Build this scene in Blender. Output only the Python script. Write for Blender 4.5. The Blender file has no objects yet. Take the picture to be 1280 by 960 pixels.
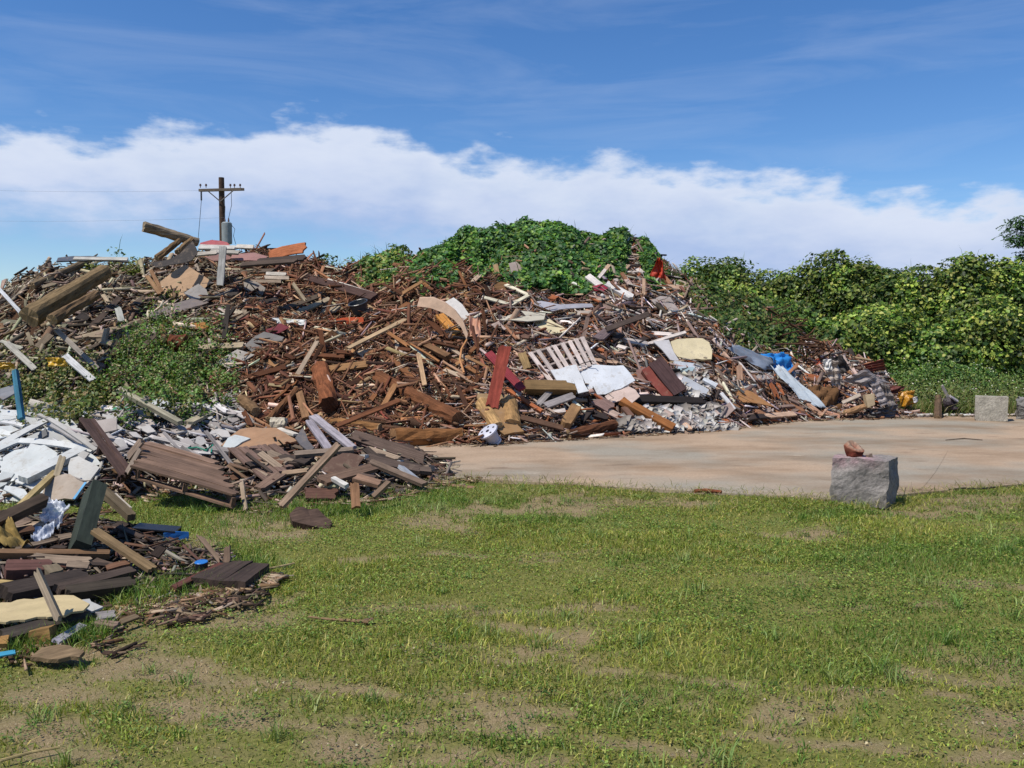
import bpy, math, random
import numpy as np
from mathutils import Vector
random.seed(7); rng = np.random.default_rng(7)
R = math.radians
scene = bpy.context.scene
C = scene.collection
# ------------------------------------------------------------------ camera model
F = 1065.0; CH = 1.65; PITCH = R(-2.8)
FW = np.array([0, math.cos(PITCH), math.sin(PITCH)]); UP = np.array([0, -math.sin(PITCH), math.cos(PITCH)])
CAM = np.array([0, 0, CH])
def ray(px, py):
    d = FW + (px-640)/F*np.array([1., 0, 0]) + (480-py)/F*UP
    return d/np.linalg.norm(d)
def project(p):
    v = np.asarray(p)-CAM; z = v@FW
    return 640+F*v[0]/z, 480-F*(v@UP)/z
def ptd(px, py, d):          # the point on that pixel's ray at world depth y = d
    r = ray(px, py); return CAM + r*(d/r[1])
def gdist(py): return CH/math.tan(math.atan((py-480)/F)-PITCH)

# ------------------------------------------------------------------ noise
def hsh(ix, iy, s):
    n = (ix.astype(np.int64)*374761393 + iy.astype(np.int64)*668265263 + s*1442695041) & 0xffffffff
    n = ((n ^ (n >> 13))*1274126177) & 0xffffffff
    return ((n ^ (n >> 16)) & 0xffff)/65535.0
def vn(x, y, s=0):
    x = np.asarray(x, float); y = np.asarray(y, float)
    ix = np.floor(x); iy = np.floor(y); fx = x-ix; fy = y-iy
    fx = fx*fx*(3-2*fx); fy = fy*fy*(3-2*fy)
    a = hsh(ix, iy, s); b = hsh(ix+1, iy, s); c = hsh(ix, iy+1, s); d = hsh(ix+1, iy+1, s)
    return (a*(1-fx)+b*fx)*(1-fy)+(c*(1-fx)+d*fx)*fy
def fbm(x, y, s=0, o=3):
    t = 0; a = 1; w = 0
    for k in range(o):
        t = t+a*vn(x*2**k+17*k, y*2**k-9*k, s+k); w += a; a *= .5
    return t/w
def sst(a, b, x):
    t = np.clip((x-a)/(b-a), 0, 1); return t*t*(3-2*t)

# ------------------------------------------------------------------ shape of the heaps (height above the ground)
T1 = [(-700,545,385,8),(-100,545,372,8),(0,545,366,8),(60,548,340,8),(160,548,334,8.5),(240,548,322,8.5),(330,548,326,8.5),(400,550,342,8),
      (450,554,345,8.5),(475,555,338,8.8),(500,556,328,9),(530,557,322,9),(600,556,313,9),(700,550,299,9),(780,545,311,8),(820,543,328,7.5),(860,541,354,6),
      (900,538,380,5),(960,531,404,4.5),(1010,526,428,4),(1040,525,452,3),(1080,524,458,2.8),(1120,523,486,1.8),(1140,523,515,.8),(1150,523,540,.6),(1300,523,560,.6)]
T2 = [(-500,640,520,3),(0,628,522,3),(60,632,520,2.8),(130,638,524,2.8),(160,626,520,2.6),(200,614,518,2.4),(250,614,528,2.3),(285,618,544,2.3),(305,636,548,2.7),(350,632,548,2.6),
      (400,628,532,2.8),(450,625,536,2.5),(500,618,558,2),(540,608,578,1.3),(570,600,593,.6),(590,600,640,.4),(700,600,700,.4)]
T3 = [(-500,835,640,2.2),(0,815,645,2.2),(60,792,652,1.9),(130,768,662,1.8),(170,757,676,1.4),(210,750,694,1),(250,742,702,.7),(320,722,712,.35),(340,720,760,.3),(500,720,900,.3)]
def prep(T, fall):
    A = np.array(T, float); d0 = np.array([gdist(p) for p in A[:, 1]]); d1 = d0+A[:, 3]
    h = np.array([max(0, ptd(640, r, d)[2]) for r, d in zip(A[:, 2], d1)])
    h[h < .03] = 0
    return A[:, 0], d0, A[:, 3], h, fall
HP = [prep(T1, 7.5), prep(T2, 1.3), prep(T3, .8)]
def Hone(k, x, y):
    P, d0, run, h, fall = HP[k]
    yy = np.maximum(y, .5); px = 640+F*x/yy
    D = np.interp(px, P, d0); Rn = np.interp(px, P, run); Hh = np.interp(px, P, h)
    s = (yy-D)/Rn
    f = np.where(s < 1, s*(1.25-.25*s), 1-np.clip((s-1)*Rn/fall, 0, 1)**1.6)
    return np.where((s > 0) & (f > 0), Hh*f, 0.)
def H(x, y):
    x = np.asarray(x, float); y = np.asarray(y, float)
    h = np.maximum(np.maximum(Hone(0, x, y), Hone(1, x, y)), Hone(2, x, y))
    n = (fbm(x*.9, y*.9, 3)-.5)*.95 + (vn(x*2.6, y*2.6, 9)-.5)*.28
    k = np.clip(h/1.6, 0, 1)
    return np.where(h > 0.0, np.maximum(h+n*k*.75, h*.5), 0.)
def hit(px, py):
    r = ray(px, py); t = np.linspace(3.0, 34, 1600)/r[1]
    P = CAM+np.outer(t, r); hh = H(P[:, 0], P[:, 1]); m = np.nonzero(P[:, 2] <= hh)[0]
    if len(m) == 0: return None
    i = m[0]
    if i == 0: return P[0]
    a = P[i-1, 2]-hh[i-1]; b = P[i, 2]-hh[i]; u = a/(a-b+1e-9)
    return P[i-1]*(1-u)+P[i]*u
def at(px, py, lift=.12):
    p = hit(px, py); k = 0
    while p is None and k < 60:
        k += 1; q = hit(px, py+2*k)
        if q is not None: p = ptd(px, py, q[1])
    if p is None: p = ptd(px, py, 22)
    return p-ray(px, py)*lift
def nrm(x, y, e=.5):
    gx = (H(x+e, y)-H(x-e, y))/(2*e); gy = (H(x, y+e)-H(x, y-e))/(2*e)
    n = np.stack([-gx, -gy, np.ones_like(gx)], -1); return n/np.linalg.norm(n, axis=-1, keepdims=True)

# ------------------------------------------------------------------ colour
def lin(hexs, k=.8):
    c = [int(hexs[i:i+2], 16)/255 for i in (1, 3, 5)]
    return np.array([(v/12.92 if v <= .04045 else ((v+.055)/1.055)**2.4)*k for v in c])

# ------------------------------------------------------------------ materials
def mat(name, build):
    m = bpy.data.materials.new(name); m.use_nodes = True; nt = m.node_tree
    for n in list(nt.nodes): nt.nodes.remove(n)
    out = nt.nodes.new('ShaderNodeOutputMaterial'); build(nt, out); return m
def N(nt, t, **kw):
    n = nt.nodes.new(t)
    for k, v in kw.items():
        if k in n.inputs.keys(): n.inputs[k].default_value = v
        else: setattr(n, k, v)
    return n
def mathn(nt, op, a, b=None, c=None, clamp=False):
    n = nt.nodes.new('ShaderNodeMath'); n.operation = op; n.use_clamp = clamp
    for i, v in enumerate((a, b, c)):
        if v is None: continue
        if isinstance(v, (int, float)): n.inputs[i].default_value = v
        else: nt.links.new(v, n.inputs[i])
    return n.outputs[0]
def mixc(nt, fac, a, b, mode='MIX'):
    n = nt.nodes.new('ShaderNodeMix'); n.data_type = 'RGBA'; n.blend_type = mode
    for sock, v in ((n.inputs[0], fac), (n.inputs[6], a), (n.inputs[7], b)):
        if isinstance(v, (int, float)): sock.default_value = v
        elif isinstance(v, (tuple, list, np.ndarray)): sock.default_value = (*[float(q) for q in v[:3]], 1)
        else: nt.links.new(v, sock)
    return n.outputs[2]
def ramp(nt, fac, stops):
    n = nt.nodes.new('ShaderNodeValToRGB'); nt.links.new(fac, n.inputs[0])
    e = n.color_ramp.elements
    while len(e) < len(stops): e.new(.5)
    for el, (p, c) in zip(e, stops):
        el.position = p; el.color = (c, c, c, 1) if isinstance(c, (int, float)) else (*[float(q) for q in c], 1)
    return n.outputs[0]
def surf(rough, su, sv, lo, hi, blotch, spec=.3, bump=.25, grime=None, metal=0):
    def b(nt, out):
        L = nt.links
        at_ = N(nt, 'ShaderNodeAttribute', attribute_name='Col')
        uv = N(nt, 'ShaderNodeUVMap'); mp = N(nt, 'ShaderNodeMapping'); mp.inputs['Scale'].default_value = (su, sv, 1)
        oi = N(nt, 'ShaderNodeObjectInfo'); add = N(nt, 'ShaderNodeVectorMath', operation='ADD')
        L.new(uv.outputs[0], mp.inputs[0]); L.new(mp.outputs[0], add.inputs[0])
        cx = N(nt, 'ShaderNodeCombineXYZ'); L.new(mathn(nt, 'MULTIPLY', oi.outputs['Random'], 60), cx.inputs[2]); L.new(cx.outputs[0], add.inputs[1])
        n1 = N(nt, 'ShaderNodeTexNoise', Scale=1.0, Detail=4.0, Roughness=.65); L.new(add.outputs[0], n1.inputs['Vector'])
        g = ramp(nt, n1.outputs[0], [(.3, lo), (.7, hi)])
        tc = N(nt, 'ShaderNodeNewGeometry'); n2 = N(nt, 'ShaderNodeTexNoise', Scale=4.5, Detail=5.0, Roughness=.7); L.new(tc.outputs['Position'], n2.inputs['Vector'])
        bl = ramp(nt, n2.outputs[0], [(.35, blotch), (.62, 1.0)])
        c = mixc(nt, 1.0, at_.outputs['Color'], g, 'MULTIPLY'); c = mixc(nt, 1.0, c, bl, 'MULTIPLY')
        if grime is not None:
            n3 = N(nt, 'ShaderNodeTexNoise', Scale=9.0, Detail=6.0, Roughness=.75); L.new(tc.outputs['Position'], n3.inputs['Vector'])
            c = mixc(nt, ramp(nt, n3.outputs[0], [(.52, 0.), (.72, .75)]), c, grime)
        p = N(nt, 'ShaderNodeBsdfPrincipled', Roughness=rough, Metallic=metal); p.inputs['Specular IOR Level'].default_value = spec
        L.new(c, p.inputs['Base Color'])
        bp = N(nt, 'ShaderNodeBump', Strength=bump, Distance=.01); L.new(n1.outputs[0], bp.inputs['Height']); L.new(bp.outputs[0], p.inputs['Normal'])
        L.new(p.outputs[0], out.inputs[0])
    return b
M = {}
M['wood'] = mat('weathered_wood', surf(.85, 2.5, 45, .68, 1.42, .72, .2, .5))
M['bark'] = mat('log_wood', surf(.9, 4, 26, .6, 1.4, .65, .15, .8))
M['ply'] = mat('sheet_board', surf(.85, 3, 9, .86, 1.1, .8, .25, .15, lin('#8d7a66')))
M['gyp'] = mat('white_board', surf(.8, 3, 3, .78, .92, .84, .3, .12, lin('#9a9082')))
M['metal'] = mat('old_sheet_metal', surf(.6, 3, 3, .85, 1.1, .75, .4, .2, lin('#8a6f5c'), .08))
M['plas'] = mat('plastic', surf(.35, 3, 3, .9, 1.1, .85, .5, .1))
M['cloth'] = mat('tarpaulin', surf(.6, 6, 6, .85, 1.12, .85, .3, .3))
M['conc'] = mat('rough_concrete', surf(.95, 34, 34, .62, 1.18, .6, .15, 1.0, lin('#6f6768')))
M['rubble'] = mat('rubble', surf(.95, 12, 12, .6, 1.2, .7, .1, .6))
def film(nt, out):
    p = N(nt, 'ShaderNodeBsdfPrincipled', Roughness=.22); p.inputs['Base Color'].default_value = (.7, .74, .82, 1); p.inputs['Alpha'].default_value = .5
    nt.links.new(p.outputs[0], out.inputs[0])
M['film'] = mat('clear_plastic_film', film)
def leafm(nt, out):
    L = nt.links; a = N(nt, 'ShaderNodeAttribute', attribute_name='Col')
    p = N(nt, 'ShaderNodeBsdfPrincipled', Roughness=.5); p.inputs['Specular IOR Level'].default_value = .35
    t = N(nt, 'ShaderNodeBsdfTranslucent'); mx = N(nt, 'ShaderNodeMixShader'); mx.inputs[0].default_value = .25
    c2 = mixc(nt, 1.0, a.outputs['Color'], (1.1, 1.2, .5), 'MULTIPLY')
    L.new(a.outputs['Color'], p.inputs['Base Color']); L.new(c2, t.inputs[0]); L.new(p.outputs[0], mx.inputs[1]); L.new(t.outputs[0], mx.inputs[2]); L.new(mx.outputs[0], out.inputs[0])
M['leaf'] = mat('green_leaf', leafm)

# ------------------------------------------------------------------ object builders
def tag(o, label=None, cat=None, group=None, kind=None):
    for k, v in (('label', label), ('category', cat), ('group', group), ('kind', kind)):
        if v: o[k] = v
    return o
def mkobj(name, V, Fs, m, col, axis=None, parent=None, origin=None, smooth=False, base=False):
    V = np.asarray(V, float)
    c = V.mean(0) if origin is None else np.asarray(origin, float)
    if base: c = np.array([c[0], c[1], V[:, 2].min()])
    L = V-c
    me = bpy.data.meshes.new(name); me.from_pydata(L.tolist(), [], [list(map(int, f)) for f in Fs]); me.update()
    a = np.array([1., 0, 0]) if axis is None else np.asarray(axis, float)/np.linalg.norm(axis)
    b = np.cross([0, 0, 1.], a); b = np.array([0, 1., 0]) if np.linalg.norm(b) < .1 else b/np.linalg.norm(b); cc = np.cross(a, b)
    uvv = np.stack([L@a, L@b+.8*(L@cc)], 1)
    li = np.empty(len(me.loops), dtype=np.int32); me.loops.foreach_get('vertex_index', li)
    uv = me.uv_layers.new(name='UVMap'); uv.data.foreach_set('uv', uvv[li].ravel().astype(np.float32))
    col = np.asarray(col, float)
    vc = np.ones((len(V), 4), np.float32); vc[:, :3] = col
    ca = me.color_attributes.new('Col', 'FLOAT_COLOR', 'POINT'); ca.data.foreach_set('color', vc.ravel())
    if smooth: me.polygons.foreach_set('use_smooth', [True]*len(me.polygons))
    me.materials.append(m)
    o = bpy.data.objects.new(name, me); C.objects.link(o)
    if parent is not None: o.parent = parent; o.location = Vector(c)-parent.location
    else: o.location = c
    return o
def bigmesh(name, V, tri, m, colv, uvv=None, quad=False):
    """fast mesh for uncountable stuff: V (n,3), tri (m,k), colour per vertex"""
    me = bpy.data.meshes.new(name); n, k = len(tri), tri.shape[1]
    me.vertices.add(len(V)); me.vertices.foreach_set('co', V.astype(np.float32).ravel())
    me.loops.add(n*k); me.loops.foreach_set('vertex_index', tri.astype(np.int32).ravel())
    me.polygons.add(n); me.polygons.foreach_set('loop_start', (np.arange(n)*k).astype(np.int32))
    try: me.polygons.foreach_set('loop_total', np.full(n, k, np.int32))
    except Exception: pass
    me.update(calc_edges=True); me.validate()
    vc = np.ones((len(V), 4), np.float32); vc[:, :3] = colv
    ca = me.color_attributes.new('Col', 'FLOAT_COLOR', 'POINT'); ca.data.foreach_set('color', vc.ravel())
    if uvv is not None:
        uv = me.uv_layers.new(name='UVMap'); uv.data.foreach_set('uv', uvv[tri.ravel()].ravel().astype(np.float32))
    me.materials.append(m); o = bpy.data.objects.new(name, me); C.objects.link(o); return o
def empty(name, loc, label=None, cat=None, group=None):
    o = bpy.data.objects.new(name, None); C.objects.link(o); o.location = Vector([float(v) for v in loc]); o.empty_display_size = .2
    return tag(o, label, cat, group)

def board_geo(p0, p1, w, t, n, jag=.0, bow=0., nl=5, nw=4):
    p0 = np.asarray(p0); p1 = np.asarray(p1); a = p1-p0; Ln = np.linalg.norm(a); a = a/Ln
    n = np.asarray(n, float); n = n-(n@a)*a; n /= np.linalg.norm(n)+1e-9; b = np.cross(n, a)
    V = []; jo = [random.uniform(0, jag) for _ in range(nw+1)]; j1 = [random.uniform(0, jag) for _ in range(nw+1)]
    wv = [random.uniform(.93, 1.04) for _ in range(nl+1)]; tw = random.uniform(-.08, .08)
    for side in (1, -1):
        for i in range(nl+1):
            u = i/nl
            for j in range(nw+1):
                s = j/nw-.5
                uu = u*Ln
                if i == 0: uu += jo[j]
                if i == nl: uu -= j1[j]
                V.append(p0+a*uu+b*(s*w*wv[i])+n*(side*t/2+bow*Ln*4*u*(1-u)+tw*(u-.5)*s*w*2))
    k = (nl+1)*(nw+1); Fs = []; id_ = lambda i, j: i*(nw+1)+j
    for i in range(nl):
        for j in range(nw):
            q = [id_(i, j), id_(i+1, j), id_(i+1, j+1), id_(i, j+1)]; Fs.append(q[::-1]); Fs.append([v+k for v in q])
    per = [id_(i, 0) for i in range(nl+1)]+[id_(nl, j) for j in range(1, nw+1)]+[id_(i, nw) for i in range(nl-1, -1, -1)]+[id_(0, j) for j in range(nw-1, 0, -1)]
    for x, y in zip(per, per[1:]+per[:1]): Fs.append([x, y, y+k, x+k])
    return V, Fs, a
def defn(p):
    n = nrm(np.array(p[0]), np.array(p[1]), .8); v = CAM-np.asarray(p); v /= np.linalg.norm(v)
    q = n*.75+v*.35+np.array([random.gauss(0, .1), random.gauss(0, .1), 0]); return q/np.linalg.norm(q)
def vary(c, s=.08): return np.clip(np.asarray(c)*(1+random.gauss(0, s)), 0, .95)
LAND = []   # landmark phrases with their place in the picture, used to say where lesser pieces lie
def P3(p, d=None, lift=.15):
    if d:
        q = hit(p[0], p[1])      # never inside the heap: at most on its surface
        return ptd(p[0], p[1], d if q is None or q[1] > d+.12 else q[1]-.14)
    return at(p[0], p[1], lift)
FOOT = []   # picture footprints of the hand placed pieces
def free(px, py):
    for x0, y0, x1, y1, r in FOOT:
        L2 = (x1-x0)**2+(y1-y0)**2+1e-6; t = min(1, max(0, ((px-x0)*(x1-x0)+(py-y0)*(y1-y0))/L2))
        if math.hypot(px-x0-t*(x1-x0), py-y0-t*(y1-y0)) < r: return False
    return True
def plank(name, a, b, wpx, col, label=None, cat='plank', group=None, t=None, d=None, lift=.15, jag=.3, bow=0., n=None, m='wood', land=None, w=None, parent=None):
    if isinstance(col, str): col = lin(col)
    d0, d1 = (d if isinstance(d, tuple) else (d, d))
    l0, l1 = (lift if isinstance(lift, tuple) else (lift, lift))
    A = P3(a, d0, l0); B = P3(b, d1, l1)
    L = np.linalg.norm(B-A)
    if d is None and L > 2.2*math.hypot(a[0]-b[0], a[1]-b[1])/F*min(A[1], B[1]):   # the ends fell on far-apart lumps: keep the piece its real length
        q = min(A[1], B[1]); A = ptd(a[0], a[1], q+.5*(A[1]-q)*.4); B = ptd(b[0], b[1], q+.5*(B[1]-q)*.4)
    mid = (A+B)/2; n = np.asarray(n, float) if n is not None else defn(mid)
    ax0 = (B-A)/np.linalg.norm(B-A); bb_ = np.cross(n-(n@ax0)*ax0, ax0); bb_ /= np.linalg.norm(bb_)+1e-9
    s0 = np.array(project(mid)); s1 = np.array(project(mid+bb_*.05)); sa = np.array(b, float)-np.array(a, float); sa /= np.linalg.norm(sa)+1e-9
    pr = abs((s1-s0)[0]*sa[1]-(s1-s0)[1]*sa[0])/(.05*F/mid[1])
    if w is None: w = wpx*mid[1]/F/min(1, max(.5, pr))
    if wpx > 4 and parent is None and label: FOOT.append((a[0], a[1], b[0], b[1], wpx*.5+2))
    if t is None: t = min(w*.3, .045)
    V, Fs, ax = board_geo(A, B, w, t, n, jag=jag*w, bow=bow)
    o = mkobj(name, V, Fs, M[m], vary(col, .05), ax, parent)
    if label: tag(o, label, cat, group)
    if land: LAND.append((land, (a[0]+b[0])/2, (a[1]+b[1])/2))
    return o
def log(name, a, b, wpx, col, label=None, cat='log', group=None, d=None, lift=.15, endc='#b09470', taper=.88, land=None, w=None, hollow=False):
    d0, d1 = (d if isinstance(d, tuple) else (d, d)); A = P3(a, d0, lift); B = P3(b, d1, lift)
    mid = (A+B)/2; r = (w or wpx*mid[1]/F)/2; ax = B-A; L = np.linalg.norm(ax); ax /= L
    u = np.cross(ax, [0, 0, 1.]); u /= np.linalg.norm(u); v = np.cross(u, ax)
    nl, ns = 9, 16; V = []; col_ = []; sd = random.random()*50
    c = lin(col) if isinstance(col, str) else col; e = lin(endc)
    for i in range(nl+1):
        q = i/nl; cen = A+ax*L*q+v*math.sin(q*2.5+sd)*r*.12
        for j in range(ns):
            th = 2*math.pi*j/ns; rr = r*(1+(taper-1)*q)*(1+.24*(float(vn(q*4+sd, j*.9))-.5)+.10*random.uniform(-1, 1))
            V.append(cen+(u*math.cos(th)+v*math.sin(th))*rr); col_.append(c*(1+.25*(float(vn(q*6, j*.7+sd))-.5)))
    Fs = [[i*ns+j, i*ns+(j+1) % ns, (i+1)*ns+(j+1) % ns, (i+1)*ns+j] for i in range(nl) for j in range(ns)]
    for i, s in ((0, -1), (nl, 1)):
        k0 = len(V)
        for j in range(ns):
            V.append(V[i*ns+j]+ax*s*random.uniform(0, .03)); col_.append(e)
        V.append(A+ax*L*(i/nl)+ax*s*.02); col_.append(e*.8); kc = len(V)-1
        for j in range(ns):
            q = [k0+j, k0+(j+1) % ns, kc]; Fs.append(q if s > 0 else q[::-1])
            q2 = [i*ns+j, i*ns+(j+1) % ns, k0+(j+1) % ns, k0+j]; Fs.append(q2 if s > 0 else q2[::-1])
    o = mkobj(name, V, Fs, M['bark'], np.array(col_), ax)
    FOOT.append((a[0], a[1], b[0], b[1], wpx*.5+1))
    if label: tag(o, label, cat, group)
    if land: LAND.append((land, (a[0]+b[0])/2, (a[1]+b[1])/2))
    return o
def sheet(name, poly, col, label=None, cat='panel', group=None, t=.02, d=None, lift=.2, n=None, m='ply', land=None, rough=.012, parent=None, warp=.02):
    if isinstance(col, str): col = lin(col)
    cx = sum(p[0] for p in poly)/len(poly); cy = sum(p[1] for p in poly)/len(poly)
    o_ = P3((cx, cy), d, lift); n = np.asarray(n, float) if n is not None else defn(o_); n = n/np.linalg.norm(n)
    if abs(n@ray(cx, cy)) < .22: n = n-ray(cx, cy)*.3; n /= np.linalg.norm(n)
    Q = []
    for (x0, y0), (x1, y1) in zip(poly, poly[1:]+poly[:1]):
        k = max(1, int(math.hypot(x1-x0, y1-y0)/9))
        for i in range(k):
            x = x0+(x1-x0)*i/k; y = y0+(y1-y0)*i/k; r = ray(x, y)
            p = CAM+r*(((o_-CAM)@n)/(r@n)); 
            if i: v_ = np.array([random.gauss(0, rough) for _ in range(3)]); p = p+v_-n*(v_@n)*(1 if rough < .02 else .3)
            Q.append(p)
    Q = np.array(Q); cen = Q.mean(0); k = len(Q); sz = np.linalg.norm(Q-cen, axis=1).max(); wd_ = Q[0]-cen; wd_ = wd_/np.linalg.norm(wd_); wv = -warp*2.2*sz*(((Q-cen)@wd_)/sz)**2
    mid = cen+(Q-cen)*.55; wm = wv*.3; V = np.vstack([Q+n*(t/2+wv[:, None]), mid+n*(t/2+wm[:, None]), [cen+n*t/2], Q+n*(wv[:, None]-t/2), mid+n*(wm[:, None]-t/2), [cen-n*t/2]])
    Fs = []; s = 2*k+1
    flip = np.cross(Q[1 % k]-cen, Q[(2) % k]-cen)@n < 0
    for i in range(k):
        j = (i+1) % k; fs = [[i, j, k+j, k+i], [k+i, k+j, 2*k], [s+j, s+i, s+k+i, s+k+j], [s+k+j, s+k+i, s+2*k], [j, i, s+i, s+j]]
        Fs += [f[::-1] for f in fs] if flip else fs
    xs = [p[0] for p in poly]; ys = [p[1] for p in poly]; hw = (max(xs)-min(xs))/2; hh_ = (max(ys)-min(ys))/2; FOOT.append((min(xs)+hh_, cy, max(xs)-hh_, cy, hh_) if hw > hh_ else (cx, min(ys)+hw, cx, max(ys)-hw, hw))
    ob = mkobj(name, V, Fs, M[m], vary(col, .02), Q[k//3]-Q[0] if k > 3 else None, parent)
    if label: tag(ob, label, cat, group)
    if land: LAND.append((land, cx, cy))
    return ob
def crumple(name, quad, col, label=None, cat='sheet', group=None, amp=.08, corr=0, m='cloth', d=None, lift=.25, nu=22, nv=14, land=None, t=.006, bulge=0., corramp=.02, parent=None, hf=None):
    hf = (.15 if m == 'metal' else .3 if m == 'cloth' else .5) if hf is None else hf
    FOOT.append(((quad[0][0]+quad[3][0])/2, (quad[0][1]+quad[3][1])/2, (quad[1][0]+quad[2][0])/2, (quad[1][1]+quad[2][1])/2, 5))
    if isinstance(col, str): col = lin(col)
    ds = d if isinstance(d, tuple) else (d,)*4
    P = [P3(q, dd, lift) for q, dd in zip(quad, ds)]
    if d is None:
        my = np.median([p[1] for p in P]); P = [ptd(q[0], q[1], my+(p[1]-my)*.5) for q, p in zip(quad, P)]
    cen = sum(P)/4; n = np.cross(P[1]-P[0], P[3]-P[0]); n = n/np.linalg.norm(n)
    if n@(CAM-cen) < 0: n = -n
    V = []; sd = random.random()*99
    for sgn in (0, 1):
        for i in range(nu+1):
            for j in range(nv+1):
                u = i/nu; v = j/nv; p = (P[0]*(1-u)+P[1]*u)*(1-v)+(P[3]*(1-u)+P[2]*u)*v
                h = amp*((abs(float(vn(u*3+v*1.5+sd, v*2.2))-.5)*2.6)+hf*float(vn(u*11+sd, v*11))+hf*.5*float(vn(u*25, v*25+sd))-.5)
                h += bulge*math.sin(math.pi*u)*math.sin(math.pi*v)
                if corr: h += corramp*math.sin(v*corr*2*math.pi)
                e = (float(vn(i*.8, sd+3 if j < nv/2 else sd+9))-.5)*.12*(1 if j in (0, nv) else 0)
                V.append(p+n*(h-sgn*t)+(P[3]-P[0])*e)
    k = (nu+1)*(nv+1); id_ = lambda i, j: i*(nv+1)+j; Fs = []
    for i in range(nu):
        for j in range(nv):
            q = [id_(i, j), id_(i+1, j), id_(i+1, j+1), id_(i, j+1)]; Fs.append(q); Fs.append([v+k for v in q[::-1]])
    per = [id_(i, 0) for i in range(nu+1)]+[id_(nu, j) for j in range(1, nv+1)]+[id_(i, nv) for i in range(nu-1, -1, -1)]+[id_(0, j) for j in range(nv-1, 0, -1)]
    for x, y in zip(per, per[1:]+per[:1]): Fs.append([y, x, x+k, y+k])
    o = mkobj(name, V, Fs, M[m], col, P[1]-P[0], parent, smooth=not corr)
    if label: tag(o, label, cat, group)
    if land: LAND.append((land, sum(q[0] for q in quad)/4, sum(q[1] for q in quad)/4))
    return o
def boxgeo(c, ax, by, cz, sx, sy, sz, sub=1, jit=0.):
    """box centred on c with unit axes ax, by, cz"""
    V = []; Fs = []; n = sub
    def face(o, u, v):
        k = len(V)
        for i in range(n+1):
            for j in range(n+1): V.append(o+u*(i/n)+v*(j/n))
        for i in range(n):
            for j in range(n):
                a = k+i*(n+1)+j; Fs.append([a, a+n+1, a+n+2, a+1])
    ax, by, cz = [np.asarray(q, float) for q in (ax, by, cz)]; c = np.asarray(c, float)
    X, Y, Z = ax*sx, by*sy, cz*sz; o = c-(X+Y+Z)/2
    face(o+Z, X, Y); face(o, Y, X); face(o, X, Z); face(o+Y, Z, X); face(o, Z, Y); face(o+X, Y, Z)
    V = np.array(V)
    if jit:
        for i in range(3):
            V[:, i] += jit*(np.array([vn(v[(i+1) % 3]*9+v[i]*4, v[(i+2) % 3]*9+5*i, 4) for v in V])-.5)*2+jit*.6*(np.array([vn(v[(i+1) % 3]*33+v[i]*30, v[(i+2) % 3]*33+5*i, 6) for v in V])-.5)*2
    return V, Fs
def tube(pts, r, ns=8):
    pts = [np.asarray(p, float) for p in pts]; V = []; Fs = []
    for i, p in enumerate(pts):
        t = pts[min(i+1, len(pts)-1)]-pts[max(i-1, 0)]; t /= np.linalg.norm(t)
        u = np.cross(t, [0, 0, 1.]); u = np.array([1., 0, 0]) if np.linalg.norm(u) < .05 else u/np.linalg.norm(u); v = np.cross(u, t)
        rr = r[i] if isinstance(r, (list, tuple)) else r
        V += [p+(u*math.cos(2*math.pi*k/ns)+v*math.sin(2*math.pi*k/ns))*rr for k in range(ns)]
    for i in range(len(pts)-1): Fs += [[i*ns+k, i*ns+(k+1) % ns, (i+1)*ns+(k+1) % ns, (i+1)*ns+k] for k in range(ns)]
    Fs += [list(range(ns))[::-1], [(len(pts)-1)*ns+k for k in range(ns)]]
    return V, Fs

# ------------------------------------------------------------------ ground, lawn, slab
DRY = [(40,905,60,13),(235,885,60,12),(430,940,50,14),(985,893,55,10),(1250,905,50,14),(1235,942,50,6),(60,935,60,8),(700,806,35,6),(700,634,60,9),(540,656,45,7),(110,822,80,12),(270,768,80,14),(560,955,150,6),(60,862,60,12),(1000,668,60,5),
       (180,835,90,8),(330,905,60,8),(740,760,60,5),(630,762,50,5),(330,660,50,14),(600,640,80,6),(1230,632,60,8),(1130,640,40,6),(820,628,60,5),(1180,850,90,6),(620,905,60,9),(250,690,30,14)]
TRACKS = [[(100,838,7),(300,850,7),(440,864,7),(560,884,7),(720,888,7)],[(430,902,7),(600,905,7),(760,926,7),(900,946,7)],[(540,812,5),(640,824,5),(760,838,5),(900,854,5),(1060,868,5),(1230,872,5)],
          [(0,862,6),(150,868,6),(330,900,6),(480,925,6),(640,948,6)],[(900,915,6),(1080,930,6),(1280,945,6)],[(560,772,4),(680,790,4),(780,796,4)],[(420,700,4),(560,690,4),(700,700,4)],[(80,800,5),(220,770,5),(380,740,5)]]
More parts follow.
